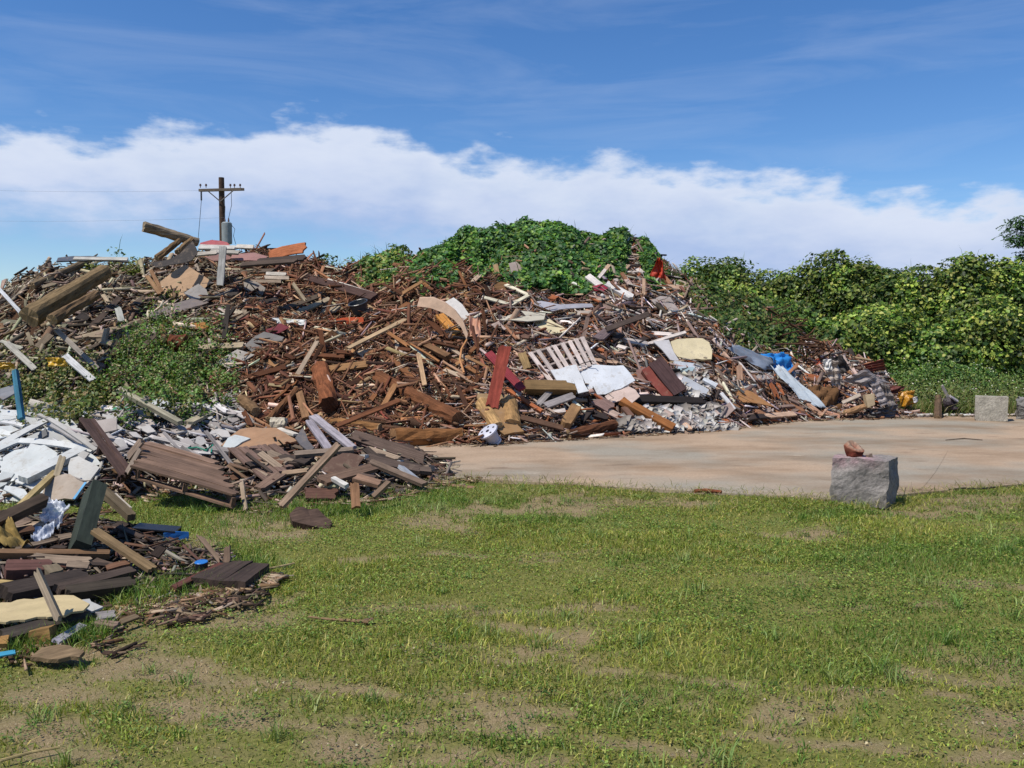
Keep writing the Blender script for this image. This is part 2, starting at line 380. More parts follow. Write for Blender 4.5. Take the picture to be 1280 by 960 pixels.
def drymask(x, y):
    yy = np.maximum(y, 1.0); px = 640+F*x/yy; ang = np.arctan2(CH, yy); py = 480+F*np.tan(ang+PITCH)
    wx = (fbm(x*2.2, y*2.2, 31)-.5)*70; wy = (fbm(x*3, y*3, 37)-.5)*26
    m = np.zeros_like(x)
    for cx, cy, rx, ry in DRY:
        q = ((px+wx-cx)/(rx*1.15))**2+((py+wy-cy)/(ry*1.5))**2
        m = np.maximum(m, np.clip(1.55-q, 0, 1))
    mt = np.zeros_like(x)
    for pts in TRACKS:
        A = np.array(pts, float); yc = np.interp(px+wx*.4, A[:, 0], A[:, 1], left=-999, right=-999)
        mt = np.maximum(mt, np.clip(1.5-((py+wy*.45-yc)/A[0, 2])**2, 0, 1))
    n = fbm(x*.8, y*2.1, 41, 4)
    lo = sst(600, 900, py)*.07+sst(700, 200, px)*.05
    mt = mt*sst(.25, .5, fbm(x*4, y*7, 48, 3))
    return np.clip(np.maximum(np.maximum(mt, m*sst(.12, .48, fbm(x*6, y*9, 45, 4))), sst(.62-lo, .78-lo, n)*.75*sst(.3, .6, fbm(x*7, y*9, 46))), 0, 1)
def axis_lin(a, b, st, lo, hi):
    c = list(np.arange(a, b, st)); s = st; v = a; L = []
    while v > lo: s *= 1.25; v -= s; L.append(v)
    s = st; v = c[-1]; Rr = []
    while v < hi: s *= 1.25; v += s; Rr.append(v)
    return np.array(L[::-1]+c+Rr)
gx = axis_lin(-7.5, 8, .07, -700, 700); gy = axis_lin(2.6, 12.5, .07, -60, 900)
X, Y = np.meshgrid(gx, gy); Zg = (fbm(X*1.3, Y*1.3, 51)-.5)*.07+(fbm(X*7, Y*7, 52)-.5)*.022
Zg = Zg*sst(60, 12, Y)*sst(2, 8, 20-np.abs(X)); dm = drymask(X, Y); Zg -= dm*.008
Zg = np.where((Y > 8.2) & (X > -2.5), np.minimum(Zg, .02), Zg)
nx, ny = len(gx), len(gy); idx = np.arange(nx*ny).reshape(ny, nx)
quads = np.stack([idx[:-1, :-1], idx[:-1, 1:], idx[1:, 1:], idx[1:, :-1]], -1).reshape(-1, 4)
gv = np.stack([X, Y, Zg], -1).reshape(-1, 3)
gc = np.zeros((len(gv), 3)); gc[:, 0] = dm.ravel()
def groundm(nt, out):
    L = nt.links; a = N(nt, 'ShaderNodeAttribute', attribute_name='Col'); sp = N(nt, 'ShaderNodeSeparateColor'); L.new(a.outputs['Color'], sp.inputs[0])
    g = N(nt, 'ShaderNodeNewGeometry')
    n1 = N(nt, 'ShaderNodeTexNoise', Scale=3.0, Detail=8.0, Roughness=.7); L.new(g.outputs['Position'], n1.inputs['Vector'])
    n2 = N(nt, 'ShaderNodeTexNoise', Scale=45.0, Detail=6.0, Roughness=.75); L.new(g.outputs['Position'], n2.inputs['Vector'])
    vo = N(nt, 'ShaderNodeTexVoronoi', Scale=55.0); L.new(g.outputs['Position'], vo.inputs['Vector'])
    soil = mixc(nt, n1.outputs[0], lin('#93805f'), lin('#c4b28e'))
    soil = mixc(nt, ramp(nt, n2.outputs[0], [(.35, 0.), (.7, 1.)]), soil, lin('#94805f'))
    soil = mixc(nt, ramp(nt, vo.outputs[0], [(.08, .8), (.2, 0.)]), soil, lin('#cbbba0'))
    n5 = N(nt, 'ShaderNodeTexNoise', Scale=160.0, Detail=3.0, Roughness=.8); L.new(g.outputs['Position'], n5.inputs['Vector'])
    soil = mixc(nt, ramp(nt, n5.outputs[0], [(.46, 0.), (.62, .85)]), soil, lin('#6e5f42')); soil = mixc(nt, ramp(nt, n1.outputs[0], [(.5, 0.), (.66, .6)]), soil, lin('#77744a'))
    th = mixc(nt, ramp(nt, n2.outputs[0], [(.35, 0.), (.65, 1.)]), lin('#5f6430'), lin('#908e50'))
    c = mixc(nt, sp.outputs[0], th, soil)
    p = N(nt, 'ShaderNodeBsdfPrincipled', Roughness=.95); p.inputs['Specular IOR Level'].default_value = .1; L.new(c, p.inputs['Base Color'])
    b = N(nt, 'ShaderNodeBump', Strength=.9, Distance=.012); L.new(n2.outputs[0], b.inputs['Height']); L.new(b.outputs[0], p.inputs['Normal']); L.new(p.outputs[0], out.inputs[0])
M['ground'] = mat('grassy_soil', groundm)
tag(bigmesh('ground', gv, quads, M['ground'], gc), kind='structure')

SLAB = [(-4.2,11.9),(-.9,10.25),(1.3,9.45),(3.4,8.72),(5.2,9.45),(7.2,10.2),(10.5,11.4),(14,12.6),(14,18.6),(-9,18.6)]
def concm(nt, out):
    L = nt.links; g = N(nt, 'ShaderNodeNewGeometry'); mp = N(nt, 'ShaderNodeMapping'); mp.inputs['Scale'].default_value = (.45, .8, 1); mp.inputs['Rotation'].default_value = (0, 0, R(-6)); L.new(g.outputs['Position'], mp.inputs[0])
    n1 = N(nt, 'ShaderNodeTexNoise', Scale=1.0, Detail=7.0, Roughness=.65); L.new(mp.outputs[0], n1.inputs['Vector'])
    mp3 = N(nt, 'ShaderNodeMapping'); mp3.inputs['Scale'].default_value = (1.0, 2.8, 1); mp3.inputs['Rotation'].default_value = (0, 0, R(4)); L.new(g.outputs['Position'], mp3.inputs[0])
    n3 = N(nt, 'ShaderNodeTexNoise', Scale=1.0, Detail=5.0, Roughness=.7); L.new(mp3.outputs[0], n3.inputs['Vector'])
    n2 = N(nt, 'ShaderNodeTexNoise', Scale=30.0, Detail=6.0, Roughness=.7); L.new(g.outputs['Position'], n2.inputs['Vector'])
    n4 = N(nt, 'ShaderNodeTexNoise', Scale=.45, Detail=3.0); L.new(g.outputs['Position'], n4.inputs['Vector'])
    c = mixc(nt, ramp(nt, n4.outputs[0], [(.42, 0.), (.6, 1.)]), lin('#c2a88c', .78), lin('#aba392', .76))
    c = mixc(nt, ramp(nt, n1.outputs[0], [(.44, 0.), (.66, .75)]), c, lin('#8f7558', .74))
    c = mixc(nt, ramp(nt, n3.outputs[0], [(.58, 0.), (.7, .6)]), c, lin('#6f5a46', .8))
    c = mixc(nt, ramp(nt, n3.outputs[0], [(.25, .7), (.38, 0.)]), c, lin('#cfc0ac', .85))
    c = mixc(nt, ramp(nt, n2.outputs[0], [(.4, 0.), (.75, .5)]), c, lin('#7d6b58'))
    p = N(nt, 'ShaderNodeBsdfPrincipled', Roughness=.85); p.inputs['Specular IOR Level'].default_value = .25; L.new(c, p.inputs['Base Color'])
    b = N(nt, 'ShaderNodeBump', Strength=.35, Distance=.006); L.new(n2.outputs[0], b.inputs['Height']); L.new(b.outputs[0], p.inputs['Normal']); L.new(p.outputs[0], out.inputs[0])
M['slab'] = mat('stained_concrete', concm)
k = len(SLAB); V = [(x, y, .03) for x, y in SLAB]+[(x, y, -.06) for x, y in SLAB]
tag(mkobj('concrete_slab', V, [list(range(k)), list(range(k, 2*k))[::-1]]+[[(i+1) % k, i, i+k, (i+1) % k+k] for i in range(k)], M['slab'], (1, 1, 1)), kind='structure')
# pale joint line scored into the slab, a strip lying 4 mm above it
jl = [(1150,612),(1160,600),(1168,590),(1176,577),(1184,563)]
V = []
for q in jl:
    p = ptd(*q, gdist(q[1])*(CH-.034)/CH); V += [(p[0]-.03, p[1], .034), (p[0]+.012, p[1], .034)]
tag(mkobj('pavement_joint_filler', V, [[2*i, 2*i+1, 2*i+3, 2*i+2] for i in range(len(jl)-1)], M['slab'], (1, 1, 1)), kind='structure')

def inslab(x, y):
    e = np.interp(x, [-4.2, -.9, 1.3, 3.4, 5.2, 7.2, 10.5, 14], [11.9, 10.25, 9.45, 8.72, 9.45, 10.2, 11.4, 12.6])
    return y-e
# blades and leaves --------------------------------------------------------
def gz(x, y):
    z = (fbm(x*1.3, y*1.3, 51)-.5)*.07+(fbm(x*7, y*7, 52)-.5)*.022
    return z
def scatter(n, ylo, yhi, pw=1.0):
    y = ylo+(yhi-ylo)*rng.random(n)**pw; u = rng.uniform(-.68, .68, n); e = rng.random(n) < .22; u = np.where(e, np.sign(u)*rng.uniform(.68, 1.2, n), u); return u*y, y
def blades(x, y, z, h, w, col, lean=.5):
    n = len(x); th = rng.uniform(0, 2*np.pi, n); ph = rng.uniform(0, 2*np.pi, n); ln = rng.uniform(.1, 1, n)*lean
    b = np.stack([np.cos(th), np.sin(th), 0*th], -1)*(w/2)[:, None]; dr = np.stack([np.cos(ph)*ln, np.sin(ph)*ln, np.ones(n)], -1); dr /= np.linalg.norm(dr, axis=1)[:, None]
    o = np.stack([x, y, z-.004], -1); m_ = o+dr*(h*.55)[:, None]
    tip = m_+(dr+np.stack([np.cos(ph)*ln*1.3, np.sin(ph)*ln*1.3, -.5*ln], -1))*(h*.45)[:, None]
    V = np.stack([o-b, o+b, m_-b*.8, m_+b*.8, tip], 1).reshape(-1, 3); k = np.arange(n)[:, None]*5
    T = np.concatenate([k+[0, 1, 3], k+[0, 3, 2], k+[2, 3, 4]], 0)
    return V, T, np.repeat(col, 5, 0)
def leaves(P, nr, size, col, asp=.6, fold=.25):
    n = len(P); r = rng.normal(size=(n, 3)); a = np.cross(nr, r); a /= np.linalg.norm(a, axis=1)[:, None]+1e-9; b = np.cross(nr, a)
    s = size[:, None]
    V = np.stack([P-a*s*.5, P+b*s*asp*.5+nr*s*fold*.5-a*s*.1, P+a*s*.55, P-b*s*asp*.5+nr*s*fold*.5-a*s*.1], 1).reshape(-1, 3)
    k = np.arange(n)[:, None]*4; T = np.concatenate([k+[0, 1, 2], k+[0, 2, 3]], 0)
    return V, T, np.repeat(col, 4, 0)
def joinm(parts):
    V = []; T = []; Cc = []; k = 0
    for v, t, c in parts: V.append(v); T.append(t+k); Cc.append(c); k += len(v)
    return np.vstack(V), np.vstack(T), np.vstack(Cc)
def pal(hexes, n, wts=None, s=.15, k=.8):
    A = np.array([lin(h, k) for h in hexes]); i = rng.choice(len(hexes), n, p=None if wts is None else np.array(wts)/sum(wts))
    return np.clip(A[i]*(1+rng.normal(0, s, (n, 1)))*(1+rng.normal(0, s*.3, (n, 3))), 0, .9)
parts = []
def keep(x, y, edge=.0, p=1.):
    d = drymask(x, y); s = inslab(x, y); nn = (fbm(x*3, y*3, 61)-.5)*.5
    return (rng.random(len(x)) > d*p) & (s < -.02+nn*.5+edge) & (H(x, y) < .12)
# short grass
GC = ['#869638', '#9ba640', '#b4b24e', '#6c7f2e', '#c8bb66', '#b0a15c', '#92a046']
x, y = scatter(390000, 2.7, 12.3, .8); kk = keep(x, y, .1, .94); x, y = x[kk], y[kk]
tall = fbm(x*.9, y*1.6, 71); far = np.clip((y-3)/8, 0, 1)
h = rng.uniform(.015, .045, len(x))*(.55+1.0*sst(.4, .7, tall)); w = rng.uniform(.003, .006, len(x))*(1+.9*far)
c = pal(GC, len(x), [3, 3, 2, 2, 1.2, 1.2, 2]); tone = fbm(x*.6, y*1.1, 75)[:, None]
c = c*(1-.55*sst(.42, .6, tone)*np.array([[.9, .5, .6]]))+sst(.55, .75, fbm(x*1.1, y*1.5, 77))[:, None]*lin('#77703a')*.35
parts.append(blades(x, y, gz(x, y), h, w, c, .9))
# creeping broadleaf weeds, in clumps
x, y = scatter(265000, 2.7, 11, .75); cl = fbm(x*1.7, y*2.6, 81); kk = keep(x, y, 0, .97) & (rng.random(len(x)) < .22+.9*sst(.38, .58, cl)); x, y, cl = x[kk], y[kk], cl[kk]
far = np.clip((y-3)/8, 0, 1); z = gz(x, y)+rng.uniform(0, .022, len(x))+.03*sst(.45, .7, cl)*rng.random(len(x))
nr = rng.normal(0, .45, (len(x), 3)); nr[:, 2] = 1; nr /= np.linalg.norm(nr, axis=1)[:, None]
parts.append(leaves(np.stack([x, y, z], -1), nr, rng.uniform(.008, .02, len(x))*(1+.5*far), pal(['#6f8a38', '#859e40', '#5c7a30', '#9bb04c', '#989248'], len(x)), .6))
# sparse seedlings and dry stalks even on the bare soil
x, y = scatter(80000, 2.7, 12.5, .8); kk = (inslab(x, y) < .05) & (H(x, y) < .1); x, y = x[kk], y[kk]
parts.append(blades(x, y, gz(x, y), rng.uniform(.01, .03, len(x)), rng.uniform(.002, .005, len(x)), pal(['#b3a270', '#9a8a58', '#868e44', '#c7b78a', '#7d6c4c', '#77883c'], len(x)), 2.2))
# cut hay lying along the slab edge
x, y = scatter(40000, 8, 12.3); s = inslab(x, y); kk = (s < .02+.3*fbm(x*2.5, y*0+3, 66)) & (s > -1.2) & (rng.random(len(x)) < .9-.6*np.abs(s)) & (H(x, y) < .1); x, y = x[kk], y[kk]
parts.append(blades(x, y, gz(x, y)+rng.uniform(.02, .07, len(x)), rng.uniform(.05, .13, len(x)), rng.uniform(.004, .008, len(x)), pal(['#a99c58', '#8a8c42', '#b8ab74', '#77803a', '#6f7434'], len(x)), 3))
# tussocks
tx, ty = scatter(420, 3, 11.5, .8); kk = keep(tx, ty, -.1, .6); tx, ty = tx[kk], ty[kk]
tx = np.concatenate([tx, [-.35, .2, .75, 4.1, 2.2, -.1, 4.3, 4.0]]); ty = np.concatenate([ty, [5.0, 5.0, 4.6, 7.2, 5.4, 4.7, 4.8, 6.5]])
for q in range(len(tx)):
    n = random.randint(14, 34); sp = random.uniform(.02, .06)
    x = tx[q]+rng.normal(0, sp, n); y = ty[q]+rng.normal(0, sp, n); hh = random.uniform(.05, .15)
    parts.append(blades(x, y, gz(x, y), rng.uniform(.5, 1, n)*hh, rng.uniform(.004, .008, n), pal([random.choice(['#7d9a4a', '#8fa65c', '#6a8a3a', '#9aa860'])], n), .8))
# longer grass at the feet of the heaps
x = []; y = []
for (a, b, yy, sp) in ((0, 130, 815, 8), (130, 340, 752, 10), (150, 330, 650, 16), (300, 580, 632, 10), (330, 470, 640, 9), (240, 330, 705, 14)):
    n = (b-a)*9; pxs = rng.uniform(a, b, n); pys = yy+rng.normal(0, sp, n)-(pxs-a)*(.2 if yy in (815, 752) else .05)
    ang = np.arctan((pys-480)/F)-PITCH; dd = CH/np.tan(ang); x.append((pxs-640)/F*dd); y.append(dd)
x = np.concatenate(x); y = np.concatenate(y)
parts.append(blades(x, y, gz(x, y), rng.uniform(.04, .13, len(x)), rng.uniform(.004, .007, len(x)), pal(['#6f8f35', '#87a044', '#557a2c', '#9aa555'], len(x)), .8))
# low flat weeds crouching on the bare soil
tx, ty = scatter(900, 2.7, 9, .8); dd = drymask(tx, ty); kk = (dd > .25) & (H(tx, ty) < .05) & (inslab(tx, ty) < -.2); tx, ty = tx[kk], ty[kk]
for q in range(len(tx)):
    n = random.randint(20, 70); sp = random.uniform(.02, .07); x = tx[q]+rng.normal(0, sp, n); y = ty[q]+rng.normal(0, sp*.8, n)
    nr = rng.normal(0, .4, (n, 3)); nr[:, 2] = 1; nr /= np.linalg.norm(nr, axis=1)[:, None]
    parts.append(leaves(np.stack([x, y, gz(x, y)+rng.uniform(.002, .025, n)], -1), nr, rng.uniform(.008, .02, n), pal([random.choice(['#66843a', '#7c8f42', '#587632', '#8f8a4c'])], n), .6))
# gravel and crumbs of earth
x, y = scatter(26000, 2.7, 10, .8); kk = (rng.random(len(x)) < drymask(x, y)) & (inslab(x, y) < 0); x, y = x[kk], y[kk]; n = len(x)
nr = rng.normal(0, .6, (n, 3)); nr[:, 2] = 1; nr /= np.linalg.norm(nr, axis=1)[:, None]
parts.append(leaves(np.stack([x, y, gz(x, y)+.002], -1), nr, rng.uniform(.005, .016, n), pal(['#c4b698', '#8d7a5c', '#6b5a42', '#a8967a'], n), .9, .6))
V, T, Cc = joinm(parts)
tag(bigmesh('lawn_grass', V, T, M['leaf'], Cc), 'patchy green grass and creeping weeds covering the foreground', 'grass', kind='stuff')

# ------------------------------------------------------------------ debris mass of the heaps
def zone_pal(px, py):
    n = len(px); c = pal(['#9c8c78', '#6e6052', '#b8a88e', '#4a423c', '#c8b9a2', '#80694f'], n, s=.22)
    c2 = pal(['#8a5f46', '#6c4532', '#a67c5e', '#4a3326', '#bb9a7a', '#7a543e', '#d8c6ae'], n, [4, 4, 3, 2.4, 2, 3, 1.1], .26)
    c3 = pal(['#b8a296', '#8b7468', '#d3c6bc', '#9c6f52', '#6e5245', '#e3dcd6', '#c2a187', '#453a36', '#a5623e'], n, [3, 4, 2, 3, 3, .9, 2, 2, 1], .2)
    c4 = pal(['#dfe3e2', '#cfcdc8', '#b9b2aa', '#eef0ee', '#8f8880'], n, s=.08)
    c5 = pal(['#a59d98', '#bab3ad', '#8f8782', '#6f6660', '#c9c4c0'], n, s=.1)
    c6 = pal(['#6f5f54', '#8c796a', '#54483f', '#a5927e', '#3a322d', '#7a5c49', '#c4b5a2'], n, s=.25)
    u = rng.random(n)
    zb = (px > 285+90*(u-.5)) & (py < 560)
    zr = zb & (px > 615-(py-450)*.35+160*(u-.5))
    out = np.where(zb[:, None], c2, c); out = np.where(zr[:, None], c3, out)
    main = py < 505
    low = (py > 500) & (px < 590)
    near = (py > 505) & (px < 300) | (py > 560)
    out = np.where(near[:, None], c6, out)
    g = (py > 505) & (py < 576) & (px > 105) & (px < 305) & (u < .95); out = np.where(g[:, None], c5, out)
    g = (py > 512) & (py < 618) & (px < 122) & (u < .97); out = np.where(g[:, None], c4, out)
    return out
def projv(x, y, z):
    v = np.stack([x, y, z-CH], -1); d = v@FW; return 640+F*v[:, 0]/d, 480-F*(v@UP)/d
def splinters(x, y, Ln, Wd, lift, tiltn, cols):
    n = len(x); z = H(x, y)+lift; nr = nrm(x, y, .35); r = rng.normal(size=(n, 3))
    a = np.cross(nr, r); a /= np.linalg.norm(a, axis=1)[:, None]; a = a+nr*rng.normal(0, 1, (n, 1))*tiltn; a /= np.linalg.norm(a, axis=1)[:, None]
    nn = nr+rng.normal(0, .45, (n, 3)); b = np.cross(nn, a); b /= np.linalg.norm(b, axis=1)[:, None]; c = np.cross(a, b)
    th = Wd*rng.uniform(.15, .6, n); P = np.stack([x, y, z], -1)
    V = np.empty((n, 8, 3)); k = 0
    for sa in (-1, 1):
        ep = rng.uniform(.25, 1, n)
        for sb, sc in ((-1, -1), (1, -1), (1, 1), (-1, 1)):
            V[:, k] = P+a*(sa*Ln*.5*rng.uniform(.82, 1.0, n))[:, None]+b*(sb*Wd*.5*ep)[:, None]+c*(sc*th*.5)[:, None]; k += 1
    q = np.array([[0, 3, 2, 1], [4, 5, 6, 7], [0, 1, 5, 4], [1, 2, 6, 5], [2, 3, 7, 6], [3, 0, 4, 7]])
    Fs = (np.arange(n)[:, None, None]*8+q[None]).reshape(-1, 4)
    of = rng.uniform(0, 90, n); L8 = np.repeat(Ln, 8); uv = np.empty((n, 8, 2)); 
    uv[:, :4, 0] = of[:, None]; uv[:, 4:, 0] = (of+Ln)[:, None]
    vv = np.stack([0*Wd, Wd, Wd+th, -th], 1); uv[:, :4, 1] = of[:, None]+vv; uv[:, 4:, 1] = of[:, None]+vv
    return V.reshape(-1, 3), Fs, np.repeat(cols, 8, 0), uv.reshape(-1, 2)
def heap_samples(k, n, plo, phi, smax=1.35, smin=-.02):
    px = rng.uniform(plo, phi, n); P, d0, run, h, fall = HP[k]
    s = rng.uniform(smin, smax, n); y = np.interp(px, P, d0)+s*np.interp(px, P, run); x = (px-640)/F*y
    kk = np.interp(px, P, h) > .02; return x[kk], y[kk]
# core under the pieces
hx = np.arange(-16, 12, .14); hy = np.arange(3.9, 34, .14); X, Y = np.meshgrid(hx, hy); Z = H(X, Y)-.10+(vn(X*9, Y*9, 5)-.5)*.12
nx, ny = len(hx), len(hy); idx = np.arange(nx*ny).reshape(ny, nx); q = np.stack([idx[:-1, :-1], idx[:-1, 1:], idx[1:, 1:], idx[1:, :-1]], -1).reshape(-1, 4)
hh = H(X, Y).ravel(); q = q[(hh[q] > .0).any(1)]; used = np.unique(q); mp = np.full(nx*ny, -1); mp[used] = np.arange(len(used))
V = np.stack([X, Y, Z], -1).reshape(-1, 3)[used]; V[:, 2] = np.maximum(V[:, 2], -.05)
px, py = projv(V[:, 0], V[:, 1], V[:, 2]); cc = zone_pal(px, py)*.0+lin('#5c4433')*(.7+.5*vn(V[:, 0]*7, V[:, 1]*7, 2))[:, None]
tag(bigmesh('rotten_wood_fill', V, mp[q], M['rubble'], cc, V[:, :2].copy()), 'brown rotted wood mulch filling the inside of the debris heaps', 'wood debris', kind='stuff')
parts = []; uvs = []
def addsp(*a):
    v, f, c, u = splinters(*a); parts.append((v, f, c)); uvs.append(u)
x, y = heap_samples(0, 24000, -300, 1145); n = len(x); px, py = projv(x, y, H(x, y))
Ln = np.exp(rng.normal(-1.45, .55, n)); Ln = np.clip(Ln, .06, 1.0); 
addsp(x, y, Ln, np.clip(Ln*rng.uniform(.06, .28, n), .012, .14), rng.uniform(-.12, .10, n), .28, zone_pal(px, py))
x, y = heap_samples(0, 10000, -100, 1145, 1.1); n = len(x); px, py = projv(x, y, H(x, y))
addsp(x, y, rng.uniform(.05, .2, n), rng.uniform(.015, .06, n), rng.uniform(-.05, .1, n), .4, zone_pal(px, py))
x, y = heap_samples(0, 9500, 270, 1100, 1.1); n = len(x); px, py = projv(x, y, H(x, y))
addsp(x, y, rng.uniform(.4, 1.3, n), rng.uniform(.02, .09, n), rng.uniform(-.1, .16, n), .22, zone_pal(px, py))
x, y = heap_samples(1, 8000, -300, 585, 1.6); n = len(x); px, py = projv(x, y, H(x, y))
addsp(x, y, np.exp(rng.normal(-1.7, .7, n)).clip(.05, .9), rng.uniform(.01, .055, n), rng.uniform(-.08, .05, n), .2, zone_pal(px, py))
x, y = heap_samples(2, 6500, -300, 335, 1.5); n = len(x); px, py = projv(x, y, H(x, y))
addsp(x, y, np.exp(rng.normal(-2.1, .7, n)).clip(.03, .6), rng.uniform(.006, .035, n), rng.uniform(-.06, .03, n), .2, zone_pal(px, np.full(n, 700.))*.72)
# a fringe of chips on the slab and grass along each foot
for k_, lo, hi, n in ((0, 540, 1145, 1800), (1, 100, 600, 500), (2, 0, 350, 500)):
    px = rng.uniform(lo, hi, n); P, d0, run, h, fall = HP[k_]; y = np.interp(px, P, d0)-np.abs(rng.normal(0, .22 if k_ == 0 else .15, n)); x = (px-640)/F*y
    addsp(x, y, rng.uniform(.03, .22, n), rng.uniform(.01, .035, n), np.where(inslab(x, y) > 0, .04, .02), .03, pal(['#7a5a40', '#a58a6c', '#54402f', '#b9a58b'], n))
# trail of rotten scraps on the grass
px = np.concatenate([rng.uniform(110, 330, 330)]); py = 812-(px-110)*.33+rng.normal(0, 9, len(px)); dd = CH/np.tan(np.arctan((py-480)/F)-PITCH); x = (px-640)/F*dd
kk = fbm(x*3, dd*3, 91) > .47; x, dd = x[kk], dd[kk]; n = len(x)
addsp(x, dd, rng.uniform(.03, .16, n), rng.uniform(.01, .035, n), np.full(n, .02), .15, pal(['#4a3a2e', '#6b5544', '#8a755e', '#3a2e26'], n))
x, y = heap_samples(0, 42000, 270, 1100, 1.12); px, py = projv(x, y, H(x, y)); kk = rng.random(len(x)) < np.where(px < 700, 1, .45); x, y, px, py = x[kk], y[kk], px[kk], py[kk]; n = len(x)
addsp(x, y, rng.uniform(.08, .45, n), rng.uniform(.008, .028, n), rng.uniform(-.02, .15, n), .35, zone_pal(px, py))
px = rng.uniform(1140, 1300, 260); y = 18.35+np.abs(rng.normal(0, .4, 260)); x = (px-640)/F*y; addsp(x, y, rng.uniform(.03, .14, 260), rng.uniform(.02, .06, 260), np.full(260, .075), .1, pal(['#c9c2b6', '#a89c8c', '#8a7a66', '#ded8cc'], 260))
V, T, Cc = joinm(parts)
tag(bigmesh('wood_splinters', V, T, M['wood'], Cc, np.vstack(uvs)), 'countless wood splinters, chips and laths covering the heaps', 'wood debris', kind='stuff')
# pale crumbled plaster low on the right slope
def sheetpts(n, polys):
    P = []
    while len(P) < n:
        x0, y0, x1, y1 = random.choice(polys); p = at(random.uniform(x0, x1), random.uniform(y0, y1), random.uniform(.22, .42)); P.append(p)
    return np.array(P)
P = sheetpts(900, [(800,506,905,538),(775,520,850,536),(850,505,890,536),(845,455,885,495),(880,530,920,538)])
n = len(P); parts = []
v, t, c = leaves(P, np.tile(np.array([[-.1, -.6, .8]]), (n, 1))+rng.normal(0, .3, (n, 3)), rng.uniform(.06, .26, n), pal(['#dcd6d0', '#c2bab2', '#a59c94', '#e8e4e0'], n, s=.06), .8, .1)
v2 = v-np.array([0, -.01, .012]); V = np.vstack([v, v2]); k = len(v); T = np.vstack([t, t[:, ::-1]+k])
e = np.arange(n)[:, None]*4; sd = np.vstack([np.stack([e[:, 0]+a, e[:, 0]+b, e[:, 0]+b+k], 1) for a, b in ((0, 1), (1, 2), (2, 3), (3, 0))]+[np.stack([e[:, 0]+a, e[:, 0]+b+k, e[:, 0]+a+k], 1) for a, b in ((0, 1), (1, 2), (2, 3), (3, 0))])
tag(bigmesh('plaster_flakes', V, np.vstack([T, sd]), M['gyp'], np.vstack([c, c]), V[:, :2].copy()), 'heap of pale crumbled plaster flakes at the foot of the right slope', 'plaster rubble', kind='stuff')
LAND.append(('the pale plaster flakes', 860, 522))
# ------------------------------------------------------------------ pieces one can single out: main heap, left top
log('log', (180,284), (247,302), 12.5, '#9c8a72', 'pale cracked log jutting into the sky from the crest of the heap', d=(20.6, 21.4), endc='#a5937a', land='the jutting pale log')
log('log', (36,394), (131,341), 25, '#8a7454', 'thickest olive brown log slanting up the left slope', d=(16.4, 18.3), land='the thick olive log', taper=.8)
log('log', (40,357), (112,326), 9, '#86745a', 'slim grey brown log above the thick olive log', lift=.3)
log('log', (66,400), (120,368), 14, '#7c6449', 'shorter brown log lying under the thick olive log', d=(16.1, 17.2))
log('log', (196,322), (224,301), 8, '#7d6346', 'short brown log propping up the jutting pale log', d=(20.0, 20.6))
log('log', (222,315), (240,300), 8, '#8a7050', 'short stub of log under the jutting pale log', d=(20.1, 20.6))
plank('timber_beam', (99,402), (162,345), 11, '#3f3833', 'long blackened board slanting below the thick olive log', 'beam', t=.06, land='the long blackened board')
plank('timber_beam', (112,412), (150,372), 7, '#57493f', 'second blackened board beneath the long blackened one', 'beam', t=.06)
plank('white_pipe', (-4,358), (36,402), 4.5, '#d9dadb', 'thin white painted rail slanting down at the far left', 'rail', lift=.5, jag=.1, land='the thin white rail')
plank('white_board', (80,444), (117,476), 8, '#d5d3cf', 'white board slanting down to the right above the weeds', 'board', lift=.35, jag=.2, land='the slanting white board')
plank('timber_beam', (70,412), (122,461), 6, '#9a9084', 'long grey batten just above the slanting white board', 'beam', lift=.35)
plank('wood_plank', (8,428), (44,462), 7, '#b9b4a8', 'pale splintered plank at the left edge above yellow scraps', lift=.35)
plank('timber_beam', (2,402), (84,408), 5, '#77745f', 'nearly level mossy batten at the far left', 'beam', lift=.4)
plank('wood_plank', (0,426), (28,436), 4, '#a8a596', 'thin pale lath under the mossy batten', lift=.4)
sheet('roof_sheet', [(72,321),(92,320),(160,323),(160,326),(70,326)], '#4a525e', 'dark blue grey metal strip along the left crest', d=19.4, m='metal', t=.03, n=(0,-.5,.8))
plank('white_board', (92,323), (160,324), 3.5, '#c9c5bb', 'long whitish board lying along the left crest', 'board', d=19.2, jag=.1)
sheet('plywood_sheet', [(200,352),(216,340),(232,331),(248,341),(265,352),(250,366),(228,375),(203,368)], '#bd9c7c', 'large tan chipboard sheet facing out below the crest', 'plywood', lift=.35, n=(-.1,-.75,.55), land='the tan chipboard sheet', warp=.01)
plank('wood_plank', (279,307), (275,358), 8.5, '#a8a6a0', 'upright weathered grey plank standing under the pole', lift=.5, n=(0,-1,.2), land='the upright grey plank', d=(18.9,18.5))
sheet('plywood_sheet', [(180,392),(212,382),(240,373),(261,377),(232,388),(196,399)], '#8f8480', 'long weathered grey sheet under the tan chipboard', 'plywood', lift=.35, land='the long grey sheet')
sheet('dark_sheet', [(213,324),(228,316),(241,301),(247,315),(240,325),(222,330),(195,334),(188,328)], '#4a4543', 'dark torn tar board below the jutting log', 'board', lift=.4, d=19.6, n=(-.2,-.8,.4))
sheet('plywood_sheet', [(230,366),(248,355),(258,362),(262,374),(240,374)], '#aaa49e', 'pale grey broken corner below the chipboard sheet', 'plywood', lift=.4)
plank('orange_board', (334,320), (384,309), 12, '#b8704a', 'orange painted board sticking up into the sky', 'board', d=(20.2, 19.6), lift=0, n=(-.15,-.9,.35), jag=.4, land='the orange board', bow=.03, t=.04)
